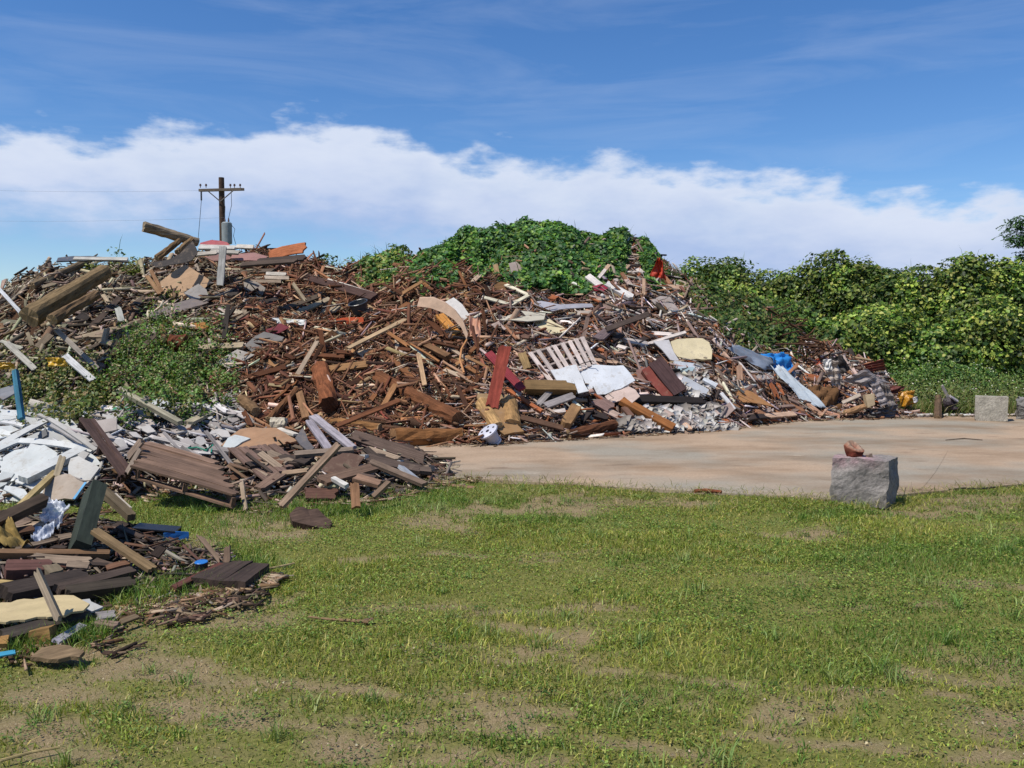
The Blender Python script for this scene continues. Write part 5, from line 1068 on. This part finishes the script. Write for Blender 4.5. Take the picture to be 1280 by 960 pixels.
# ------------------------------------------------------------------ vines, weeds and bushes
GV = ['#3f6a2a', '#4f7d33', '#2f5522', '#68903c', '#386030']; GD = ['#466e2c', '#5c8434', '#33571f', '#7b9b42', '#8fa84e']
def weedpatch(name, polys, n, hmax, size, pal_, label, cat='weeds', flowers=0, asp=.75, dens=None):
    P = []
    tot = sum((x1-x0)*(y1-y0) for x0, y0, x1, y1 in polys)
    for x0, y0, x1, y1 in polys:
        m = int(n*(x1-x0)*(y1-y0)/tot); cx, cy = (x0+x1)/2, (y0+y1)/2
        for i in range(m):
            # denser to the middle, ragged to the rim
            a = random.uniform(-1, 1); b = random.uniform(-1, 1)
            if a*a+b*b > 1.15+.5*math.sin(a*7+b*5+x0): continue
            px = cx+a*(x1-x0)/2; py = cy+b*(y1-y0)/2
            if float(vn(px/13, py/9, 15)) < .3: continue
            P.append((px, py))
    # unproject once on a coarse lattice, then jitter: the patch follows the slope
    grid = {}; out = []
    for px, py in P:
        key = (int(px//6), int(py//5))
        if key not in grid: grid[key] = hit(key[0]*6+3, key[1]*5+2.5)
        q = grid[key]
        if q is None: continue
        s = q[1]/F; out.append(q+np.array([(px-key[0]*6-3)*s, random.gauss(0, .06), 0])+np.array([0, 0, (random.random()**1.5)*hmax*(.5+float(vn(px/9, py/9, 8)))-.05]))
    out = np.array(out); n = len(out); nr = np.tile([-.15, -.35, .8], (n, 1))+rng.normal(0, .5, (n, 3)); nr /= np.linalg.norm(nr, axis=1)[:, None]
    parts = [leaves(out, nr, rng.uniform(.6, 1.3, n)*size, pal(pal_, n), asp, .3)]
    k = rng.choice(n, min(n, n//25), replace=False); st = out[k].copy(); st[:, 2] -= hmax*.5
    parts.append(blades(st[:, 0], st[:, 1], st[:, 2], np.full(len(k), hmax*1.1), np.full(len(k), .012), pal(['#5d7034', '#8a8a4c'], len(k)), .5))
    if flowers:
        f = out[rng.choice(n, flowers)]+np.array([0, -.03, .04]); nf = np.tile([-.1, -.6, .7], (flowers, 1)); parts.append(leaves(f, nf, np.full(flowers, .04), pal(['#dcd8c0', '#cfcfae'], flowers), .9, 0))
    V, T, Cc = joinm(parts); return tag(bigmesh(name, V, T, M['leaf'], Cc), label, cat, kind='stuff')
# broad leaved vine mantle over the crest: volume above the surface
def mantle(name, n, pxr, fn, thick, size, pal_, label, srange=(.55, 1.5), cat='vines', clump=.5):
    px = rng.uniform(pxr[0], pxr[1], n); P, d0, run, h, fall = HP[0]; s = rng.uniform(*srange, n)
    lo = fn(px)+.26*(fbm(px/24, s*2, 23)-.5)*2+.08*(vn(px/7, s*9, 24)-.5); k = s > lo; px, s, lo = px[k], s[k], lo[k]
    y = np.interp(px, P, d0)+s*np.interp(px, P, run); x = (px-640)/F*y; z0 = H(x, y)
    top = thick*(.3+1.2*fbm(x*1.0, y*1.0, 27)+.45*(vn(x*3, y*3, 28)-.5))*np.clip((s-lo)*5, .3, 1)*sst(pxr[0], pxr[0]+90, px)*sst(pxr[1], pxr[1]-30, px)+.08
    z = z0+top*(rng.random(len(x))**clump)
    nr = nrm(x, y, .4)*.9+rng.normal(0, .45, (len(x), 3))+np.array([-.1, -.3, .3]); nr /= np.linalg.norm(nr, axis=1)[:, None]
    parts = [leaves(np.stack([x, y, z], -1), nr, size*rng.uniform(.45, 1.5, len(x)), pal(pal_, len(x), s=.24)*(.5+.7*fbm(x*1.5, z*2, 29))[:, None], .85, .3)]
    m = 420; j = rng.choice(len(x), m); parts.append(blades(x[j], y[j], z[j], rng.uniform(.15, .4, m), np.full(m, .02), pal(['#4a6a2c'], m), .6))
    V, T, Cc = joinm(parts); return tag(bigmesh(name, V, T, M['leaf'], Cc), label, cat, kind='stuff')
edge = lambda px: np.interp(px, [440, 500, 520, 545, 600, 625, 660, 690, 720, 745, 790, 815, 840], [1.0, .85, .7, .62, .68, .66, .5, .44, .52, .7, .8, .82, .9])
mantle('creeping_vines', 80000, (485, 835), edge, .42, .105, ['#457436', '#58883a', '#38602a', '#70983e', '#3f6c3a', '#86a844'], 'thick dark green creeping vines mantling the top of the heap')
mantle('creeping_vines', 14000, (385, 520), lambda px: np.interp(px, [385, 520], [.93, .82]), .28, .1, ['#5f8a3c', '#7a9a44', '#46702f', '#a3a84c'], 'lighter green vines along the low crest left of the mantle', (.75, 1.5))
mantle('creeping_vines', 22000, (815, 1010), lambda px: np.interp(px, [815, 860, 900, 960, 1010], [1.0, .8, .55, .5, .6]), .38, .09, ['#5f7a3a', '#74883f', '#46602c', '#8f8f4c', '#51702f'], 'dry olive green creepers over the right shoulder of the heap', (.4, 1.6))
weedpatch('slope_weeds', [(120,400,300,535),(150,425,300,520),(200,470,300,528),(140,400,215,460)], 17000, .45, .062, ['#5a8432', '#6f963c', '#46692a', '#86a04a', '#6a7a3c', '#857c48'], 'bright green bushy weeds low on the left slope', flowers=30)
weedpatch('slope_weeds', [(0,440,130,540),(60,470,150,530),(0,480,60,520)], 8000, .35, .07, ['#6b7a3a', '#8a8a4a', '#4c5f2a', '#9a8a58', '#566b30'], 'half dry weeds at the far left behind the gypsum pile')
weedpatch('slope_weeds', [(105,318,182,345)], 2200, .2, .07, ['#74803c', '#8f9448', '#5b6b2e'], 'small grassy clump on the left crest')
weedpatch('slope_weeds', [(170,352,225,385),(640,350,680,380)], 700, .12, .06, ['#7a8a40', '#8f9a4c'], 'thin yellow green weeds growing between the boards')
weedpatch('slope_weeds', [(590,365,650,385),(380,338,520,362),(820,330,870,350)], 1300, .12, .06, ['#6f8a3a', '#8f9a44', '#aeb052'], 'scattered vine leaves among the upper brown debris')

def cloud_leaves(c, rad, n, lump, seed, size, pal_, shell=.55, zmin=.1):
    u = rng.normal(size=(n, 3)); u /= np.linalg.norm(u, axis=1)[:, None]; u[:, 2] = np.where(u[:, 2] < -.35, -u[:, 2], u[:, 2])
    th = np.arctan2(u[:, 0], u[:, 1]); f = 1+lump*(fbm(th*1.6+seed*7, u[:, 2]*3.2+seed, seed, 4)-.5)*2+lump*.7*(vn(th*6+seed, u[:, 2]*8, seed+3)-.5)
    rr = shell+(1-shell)*rng.random(n)**.45; P = np.asarray(c)+u*np.asarray(rad)*(f*rr)[:, None]; k = P[:, 2] > zmin; P, u = P[k], u[k]
    nr = u*.8+rng.normal(0, .45, P.shape)+np.array([-.15, -.15, .35]); nr /= np.linalg.norm(nr, axis=1)[:, None]
    return P, nr
def bush(name, px, top, d, wpx, n, pal_, label, cat='bush', seed=1, size=.095, depth=1.3, group='vine covered bushes', asp=.8):
    zt = ptd(px, top, d)[2]; x = (px-640)/F*d; r = wpx*d/F*(1.3 if name == 'vine_bush' else 1)
    e = empty(name, (x, d, 0), label, cat, group)
    Ps = []; Ns = []; hgt = zt
    subs = [((x, d, hgt*.52), (r, depth, hgt*.5), .5)]+[((x+random.uniform(-.6, .6)*r, d+random.uniform(-.5, .2), hgt*random.uniform(.4, .86)), (r*random.uniform(.25, .45), depth*.5, hgt*random.uniform(.12, .22)), .6/8) for _ in range(8)]
    for i, (c, rad, sh) in enumerate(subs):
        p_, n_ = cloud_leaves(c, rad, int(n*sh*1.6), .26, seed*5+i, size, pal_); Ps.append(p_); Ns.append(n_)
    P = np.vstack(Ps); Nr = np.vstack(Ns); P[:, 2] = np.minimum(P[:, 2], hgt+.12*rng.random(len(P)))
    col = pal(pal_, len(P), s=.2); br = sst(.35, .68, fbm(P[:, 0]*1.4, P[:, 2]*1.8+P[:, 1], 19))[:, None]; col = col*(.52+.58*br)*np.array([1.03, 1, .92])
    v, t, c = leaves(P, Nr, size*rng.uniform(.4, 1.55, len(P)), col, asp, .3)
    m = 110; j = rng.choice(len(P), m); b = blades(P[j, 0], P[j, 1], P[j, 2], rng.uniform(.15, .55, m), np.full(m, .016), pal(['#55752c', '#7a6f48'], m), .9)
    V, T, Cc = joinm([(v, t, c), b]); f = bigmesh('foliage', V-np.array([x, d, 0]), T, M['leaf'], Cc); f.parent = e
    for k in range(3):
        a = np.array([x+random.uniform(-.2, .2)*r, d, 0]); V, Fs = tube([a, a+np.array([random.uniform(-.3, .3), 0, hgt*.35]), a+np.array([random.uniform(-.6, .6)*r, 0, hgt*.75])], [.05, .035, .015], 7)
        mkobj('stem', V, Fs, M['bark'], lin('#6a5640'), None, e)
    return e
B1 = ['#658830', '#809e40', '#4c6a2a', '#9cb04c', '#c0ca6a', '#3a5622']; B2 = ['#567a30', '#6e903a', '#44642a', '#8aa24a', '#4c7236', '#a4b25a']
for i, (px, top, d, w, n, pl, lab) in enumerate([(862,326,27.5,42,7500,B2,'dark bush just right of the orange red cloth'),(905,325,27,40,7500,B2,'bush with a small peak behind the grey plywood slab'),
    (945,342,26,42,8000,B1,'low green bush in the dip of the hedge'),(1000,338,25.5,44,8500,B1,'rounded bush left of the tallest vine dome'),
    (1054,318,25,52,13000,B1,'tallest dome shaped vine bush in the hedge'),(1108,340,24.5,44,9000,B2,'bush just right of the tallest vine dome'),
    (1150,337,24,42,9000,B1,'yellowish green bush in the middle right of the hedge'),(1213,324,23.5,52,13000,B1,'broad knobbly vine bush near the right edge'),
    (1275,336,23.5,46,9000,B2,'bluish green bush at the right edge under the tree'),(1345,330,23.5,52,6000,B2,'bush beyond the right edge of the frame'),
    (975,378,23,40,7000,B2,'low bush behind the brown roots'),(1030,402,22.6,46,8000,B2,'shaded bush below the tallest vine dome'),
    (1095,384,22.2,48,8500,B1,'bush in front of the hedge above the rusty sheet'),(1165,410,21.8,52,9000,B2,'lower bush behind the white flecked undergrowth'),
    (1240,376,21.5,52,9000,B1,'lower bush above the pale back block'),(1320,392,21.5,52,6000,B1,'lower bush cut off by the right edge'),
    (820,345,29,40,4000,B2,'far bush peeking out behind the heap crest')]):
    bush('vine_bush', px, top, d, w, n, pl, lab, seed=i+2)
for i, (px, top, d, w) in enumerate([(412,322,27,20),(440,326,27.5,20),(470,320,27,18),(500,312,27,22)]):
    bush('small_bush', px, top, d, w, 2500, B2, ['leftmost small bush peeking over the low crest', 'second small bush peeking over the low crest', 'third small bush with upright sprig over the low crest', 'small bush beside the left end of the vine mantle'][i], seed=40+i, size=.11, group='small bushes behind the low crest')
bush('small_bush', 152, 316, 26, 12, 900, B2, 'tuft of bush peeking over the left crest', seed=50, size=.1, group='small bushes behind the low crest')
# undergrowth, rising from the back of the slab to the hedge
n = 90000; x = rng.uniform(4.2, 15.5, n); y = rng.uniform(18.5, 23.6, n); px = 640+F*x/y
fr = 18.9+.25*np.sin(x*1.7)+np.interp(px, [900, 1040, 1120, 1160, 1400], [2.6, 1.4, .5, .1, 0]); hs = np.clip((y-fr)/3.2, 0, 1)
topz = (.15+1.75*hs**.8)*(.75+.5*fbm(x*1.3, y*1.3, 67)); kk = (y > fr) & (px > 935) & (px < 1500); x, y, topz = x[kk], y[kk], topz[kk]
z = topz*(1-rng.random(len(x))**2*.6); nr = rng.normal(0, .5, (len(x), 3))+np.array([-.1, -.5, .7]); nr /= np.linalg.norm(nr, axis=1)[:, None]
low = sst(1.0, .3, z)[:, None]; col = pal(['#4a7230', '#5d8238', '#38592a', '#70903f', '#86984c'], len(x), s=.2); col = col*(1-low*.5)+pal(['#7d7a45', '#5d6a34', '#8f855a'], len(x))*low*.5
parts = [leaves(np.stack([x, y, z], -1), nr, rng.uniform(.03, .085, len(x)), col, .6, .3)]
j = rng.choice(len(x), 900); parts.append(leaves(np.stack([x[j], y[j]-.04, z[j]+.04], -1), np.tile([-.1, -.7, .7], (900, 1)), rng.uniform(.025, .045, 900), pal(['#e2e0c8', '#d5d8b8'], 900), .9, 0))
m = 9000; xx = rng.uniform(6.5, 14.5, m); yy = 18.75+np.abs(rng.normal(0, .5, m)); k = 640+F*xx/yy > 1118; xx, yy = xx[k], yy[k]; m = len(xx)
hh_ = np.where(rng.random(m) < .05, rng.uniform(.5, 1.0, m), rng.uniform(.1, .5, m)); parts.append(blades(xx, yy, np.zeros(m)+.0, hh_, rng.uniform(.008, .016, m), pal(['#8a9550', '#a39a62', '#6f8a3c', '#5a7830', '#b0a878'], m), .6))
V, T, Cc = joinm(parts); tag(bigmesh('undergrowth', V, T, M['leaf'], Cc), 'dense low undergrowth with tiny white flowers behind the slab', 'undergrowth', kind='stuff')

# feathery tree at the right edge
d = 24.0; tx = (1338-640)/F*d; e = empty('feathery_tree', (tx, d, 0), 'feathery leaved tree leaning in at the right edge', 'tree')
def zt(py): return ptd(640, py, d)[2]
V, Fs = tube([(tx, d, -.1), (tx-.1, d, 1.6), (tx+.05, d-.1, 3.0), (tx-.15, d, zt(310))], [.11, .09, .07, .05], 10); mkobj('trunk', V, Fs, M['bark'], lin('#6e5f4c'), (0, 0, 1), e)
tips = []
for i in range(16):
    a = random.uniform(0, 6.28); b0 = np.array([tx-.1, d, random.uniform(zt(360), zt(310))]); L = random.uniform(.6, 1.35)
    pe = b0+np.array([math.cos(a)*L, math.sin(a)*L*.8, random.uniform(.3, .95)]); pts = [b0, (b0+pe)/2+np.array([0, 0, .12]), pe]; V, Fs = tube(pts, [.03, .02, .008], 6); mkobj('branch', V, Fs, M['bark'], lin('#6e5f4c'), pe-b0, e); tips += [pts[1], pe, (pts[1]+pe)/2]
for bx, by in ((1268,285),(1262,298),(1275,320),(1270,276),(1283,300),(1278,340)):
    pe = ptd(bx, by, d); b0 = np.array([tx-.1, d, pe[2]-.1]); V, Fs = tube([b0, (b0+pe)/2+np.array([0, 0, .05]), pe], [.025, .015, .006], 6); mkobj('branch', V, Fs, M['bark'], lin('#6e5f4c'), pe-b0, e); tips += [pe, pe*.7+b0*.3, pe*.85+b0*.15, pe*.5+b0*.5]
Pl = []
for q in tips:
    for f in range(16):
        a = random.uniform(0, 6.28); dr = np.array([math.cos(a), math.sin(a), random.uniform(-.6, .3)])*random.uniform(.15, .32)
        o_ = q+np.array([random.gauss(0, .1) for _ in range(3)]); s_ = np.cross(dr, [0, 0, 1]); s_ /= np.linalg.norm(s_)+1e-6
        for t in np.linspace(.1, 1, 9):
            for sg in (-1, 1): Pl.append(o_+dr*t+s_*sg*.045+np.array([0, 0, -.08*t*t]))
Pl = np.array(Pl); nr = rng.normal(0, .4, Pl.shape)+np.array([0, -.2, 1]); nr /= np.linalg.norm(nr, axis=1)[:, None]
v, t, c = leaves(Pl, nr, rng.uniform(.055, .1, len(Pl)), pal(['#4a7038', '#5f8444', '#3a5c34'], len(Pl)), .5, .1); f = bigmesh('crown', v-np.array([tx, d, 0]), t, M['leaf'], c); f.parent = e

# ------------------------------------------------------------------ utility pole
d = 45.0; bx = (281-640)/F*d; zz = lambda py: ptd(281, py, d)[2]
e = empty('utility_pole', (bx, d, 0), 'dark wooden utility pole with grey transformer behind the left crest', 'utility pole')
V, Fs = tube([(bx, d, 0), (bx, d, 5), (bx-.02, d, zz(222))], [.20, .17, .14], 16); mkobj('pole_shaft', V, Fs, M['bark'], lin('#5c4a40'), (0, 0, 1), e)
za = zz(238); pxw = d/F
for y_, dy in ((-.19, 0), (.19, .06)):
    V, Fs = boxgeo((bx-.0*pxw-.02, d+y_, za+dy), (1, 0, .025), (0, 1, 0), (0, 0, 1), 53*pxw, .1, .13); mkobj('crossarm', V, Fs, M['wood'], lin('#7a6d62'), (1, 0, 0), e)
for s in (-1, 1):
    V, Fs = tube([(bx+s*16*pxw, d-.26, za-.05), (bx, d-.26, za-.62)], .03, 6); mkobj('brace', V, Fs, M['metal'], lin('#5f5c5c'), None, e)
for q in (-25, -18, 12, 17, 24):
    zt_ = za+.1+.0; V, Fs = tube([(bx+q*pxw, d-.19, zt_), (bx+q*pxw, d-.19, zt_+.08), (bx+q*pxw, d-.19, zt_+.1), (bx+q*pxw, d-.19, zt_+.2)], [.02, .02, .06, .045], 10); mkobj('insulator', V, Fs, M['plas'], lin('#6b5550'), None, e)
V, Fs = tube([(bx-24*pxw, d-.2, za-.1), (bx-24*pxw, d-.2, za-.55)], .045, 8); mkobj('cutout_fuse', V, Fs, M['plas'], lin('#4a4a50'), None, e)
tb = np.array([bx+8*pxw, d-.35, 0]); z0, z1 = zz(306), zz(279)
tr = None; V, Fs = tube([tb+[0, 0, z0], tb+[0, 0, z0+.04], tb+[0, 0, z1-.06], tb+[0, 0, z1]], [.22, .26, .26, .2], 24); tr = mkobj('transformer', V, Fs, M['metal'], lin('#9aa3a6'), (0, 0, 1), e, smooth=False)
for s in (-.1, .1):
    V, Fs = tube([tb+[s, 0, z1-.02], tb+[s, 0, z1+.08], tb+[s, 0, z1+.22]], [.03, .05, .025], 10); b_ = mkobj('bushing', V, Fs, M['plas'], lin('#6b5550')); b_.parent = tr; b_.location = b_.location-(tr.location+e.location)
for pts in ([(bx-24*pxw, d-.2, za-.55), (bx-25*pxw, d-.25, za-1.2), (bx-28*pxw, d-.3, za-2.6)], [tb+[-.1, 0, z1+.2], (bx+6*pxw, d-.3, za-.9), (bx+3*pxw, d-.25, za-.5)], [tb+[.1, 0, z1+.2], (bx+14*pxw, d-.3, za-.8), (bx+13*pxw, d-.2, za-.05)],
            [tb+[.25, 0, z1-.15], tb+[.42, 0, z1-.35], tb+[.34, 0, z1-.7], tb+[.45, 0, z0]]):
    V, Fs = tube(pts, .014, 5); mkobj('drop_wire', V, Fs, M['plas'], lin('#3a3a3e'), None, e)
for k, (y0, y1_, lab) in enumerate(((238, 221, 'upper thin overhead wire running left from the crossarm'), (272, 266, 'lower thin overhead wire running left behind the pole'))):
    a = np.array(ptd(256 if k == 0 else 281, y0, 44.8)); b = np.array(ptd(-400, y1_-10, 50)); pts = [a*(1-t)+b*t-np.array([0, 0, .5*4*t*(1-t)]) for t in np.linspace(0, 1, 14)]
    V, Fs = tube(pts, .004, 5); tag(mkobj('overhead_wire', V, Fs, M['plas'], lin('#8d8f96')), lab, 'wire', 'overhead wires')

# ------------------------------------------------------------------ sky, sun, camera
SE, SAZ = R(58), math.atan2(-.80, -.60)      # sun elevation; azimuth of the sun measured from +Y towards +X
sd = Vector((math.sin(SAZ)*math.cos(SE), math.cos(SAZ)*math.cos(SE), math.sin(SE)))
w = bpy.data.worlds.new('World'); scene.world = w; w.use_nodes = True; nt = w.node_tree
for n_ in list(nt.nodes): nt.nodes.remove(n_)
L = nt.links; out = nt.nodes.new('ShaderNodeOutputWorld'); bg = nt.nodes.new('ShaderNodeBackground'); L.new(bg.outputs[0], out.inputs[0])
sky = nt.nodes.new('ShaderNodeTexSky'); sky.sky_type = 'NISHITA'; sky.sun_disc = False; sky.sun_elevation = SE; sky.sun_rotation = SAZ; sky.air_density = 1.0; sky.dust_density = .2; sky.ozone_density = 5
SKYK = .15
tc = N(nt, 'ShaderNodeTexCoord'); sp = N(nt, 'ShaderNodeSeparateXYZ'); L.new(tc.outputs['Generated'], sp.inputs[0])
az = mathn(nt, 'ARCTAN2', sp.outputs[0], sp.outputs[1]); el = mathn(nt, 'ARCSINE', sp.outputs[2])
azn = mathn(nt, 'MULTIPLY_ADD', az, 1/R(80), .5, True)
def curve(pts, fn_scale):     # pts: picture column, picture row -> elevation lookup over azimuth
    st = []
    for x, y in pts:
        a = math.atan((x-640)/F); e_ = math.atan((428-y)/F*math.cos(a)); st.append((a/R(80)+.5, max(0, e_)/fn_scale))
    return ramp(nt, azn, st)
top = mathn(nt, 'MULTIPLY', curve([(-40,168),(60,152),(160,162),(260,158),(350,150),(430,146),(480,160),(530,165),(550,190),(640,186),(700,205),(760,196),(870,200),(930,216),(1030,212),(1090,232),(1180,246),(1260,230),(1340,236)], .4), .4)
bot = mathn(nt, 'MULTIPLY', curve([(-40,284),(100,286),(220,290),(330,284),(430,300),(520,318),(640,345),(760,380),(1340,400)], .4), .4)
cb = N(nt, 'ShaderNodeCombineXYZ'); L.new(mathn(nt, 'MULTIPLY', az, 9), cb.inputs[0]); L.new(mathn(nt, 'MULTIPLY', el, 22), cb.inputs[1])
na = N(nt, 'ShaderNodeTexNoise', Scale=1.6, Detail=8.0, Roughness=.56); L.new(cb.outputs[0], na.inputs['Vector'])
nb = N(nt, 'ShaderNodeTexNoise', Scale=.55, Detail=5.0, Roughness=.55); L.new(cb.outputs[0], nb.inputs['Vector'])
dis = mathn(nt, 'MULTIPLY_ADD', na.outputs[0], .10, -.05)
el2 = mathn(nt, 'ADD', el, dis)
dt = mathn(nt, 'SUBTRACT', top, el2)
ma = N(nt, 'ShaderNodeMapRange', interpolation_type='SMOOTHSTEP'); ma.inputs['From Min'].default_value = -.001; ma.inputs['From Max'].default_value = .03; L.new(dt, ma.inputs['Value'])
db = mathn(nt, 'SUBTRACT', el2, bot)
mb = N(nt, 'ShaderNodeMapRange', interpolation_type='SMOOTHSTEP'); mb.inputs['From Min'].default_value = -.03; mb.inputs['From Max'].default_value = .05; L.new(db, mb.inputs['Value'])
mask = mathn(nt, 'MULTIPLY', ma.outputs[0], mb.outputs[0])
mask = mathn(nt, 'MULTIPLY', mask, mathn(nt, 'MULTIPLY_ADD', nb.outputs[0], .4, .8, True))
# high thin cirrus
mc = N(nt, 'ShaderNodeMapping'); mc.inputs['Rotation'].default_value = (0, 0, R(14)); mc.inputs['Scale'].default_value = (.35, 1.0, 1); L.new(cb.outputs[0], mc.inputs[0])
nc = N(nt, 'ShaderNodeTexNoise', Scale=1.0, Detail=7.0, Roughness=.6); nc.inputs['Distortion'].default_value = .6; L.new(mc.outputs[0], nc.inputs['Vector'])
cir = mathn(nt, 'MULTIPLY', ramp(nt, nc.outputs[0], [(.45, 0.), (.8, 1.)]), .17)
mask = mathn(nt, 'MAXIMUM', mask, cir)
# low veil near the horizon towards the right
veil = mathn(nt, 'MULTIPLY', ramp(nt, azn, [(.1, .0), (.42, .25), (.6, .8), (.9, .95)]), ramp(nt, mathn(nt, 'MULTIPLY', el, 4), [(0., .75), (.55, 0.)]))
mask = mathn(nt, 'MAXIMUM', mask, veil)
ccol = mixc(nt, ramp(nt, mathn(nt, 'MULTIPLY', dt, 6, None, True), [(.05, 0.), (.62, 1.)]), (.72, .79, .92), (.40, .52, .80))
ccol = mixc(nt, ramp(nt, nb.outputs[0], [(.35, 0.), (.7, .6)]), ccol, (.74, .80, .95))
hs = N(nt, 'ShaderNodeHueSaturation', Saturation=1.22, Value=.88, Hue=.507); L.new(sky.outputs[0], hs.inputs['Color'])
skc = mixc(nt, 1.0, hs.outputs[0], (SKYK*1.0, SKYK*1.0, SKYK*1.0), 'MULTIPLY')
L.new(mixc(nt, mask, skc, ccol), bg.inputs[0]); bg.inputs[1].default_value = 1.0
sl = bpy.data.lights.new('sun', 'SUN'); sl.energy = 5.0; sl.angle = R(.6); sl.color = (1, .94, .84); so = bpy.data.objects.new('sun', sl); C.objects.link(so); so.rotation_euler = sd.to_track_quat('Z', 'Y').to_euler()
cam = bpy.data.cameras.new('camera'); co = bpy.data.objects.new('camera', cam); C.objects.link(co); co.location = (0, 0, CH); co.rotation_euler = (R(90)+PITCH, 0, 0)
cam.sensor_width = 36; cam.lens = 36*F/1280; cam.clip_end = 3000; cam.clip_start = .05; scene.camera = co
scene.render.engine = 'CYCLES'; scene.view_settings.view_transform = 'Standard'; scene.view_settings.look = 'None'; scene.view_settings.gamma = 1; scene.view_settings.exposure = 0.0
scene.cycles.max_bounces = 6; scene.cycles.transparent_max_bounces = 12
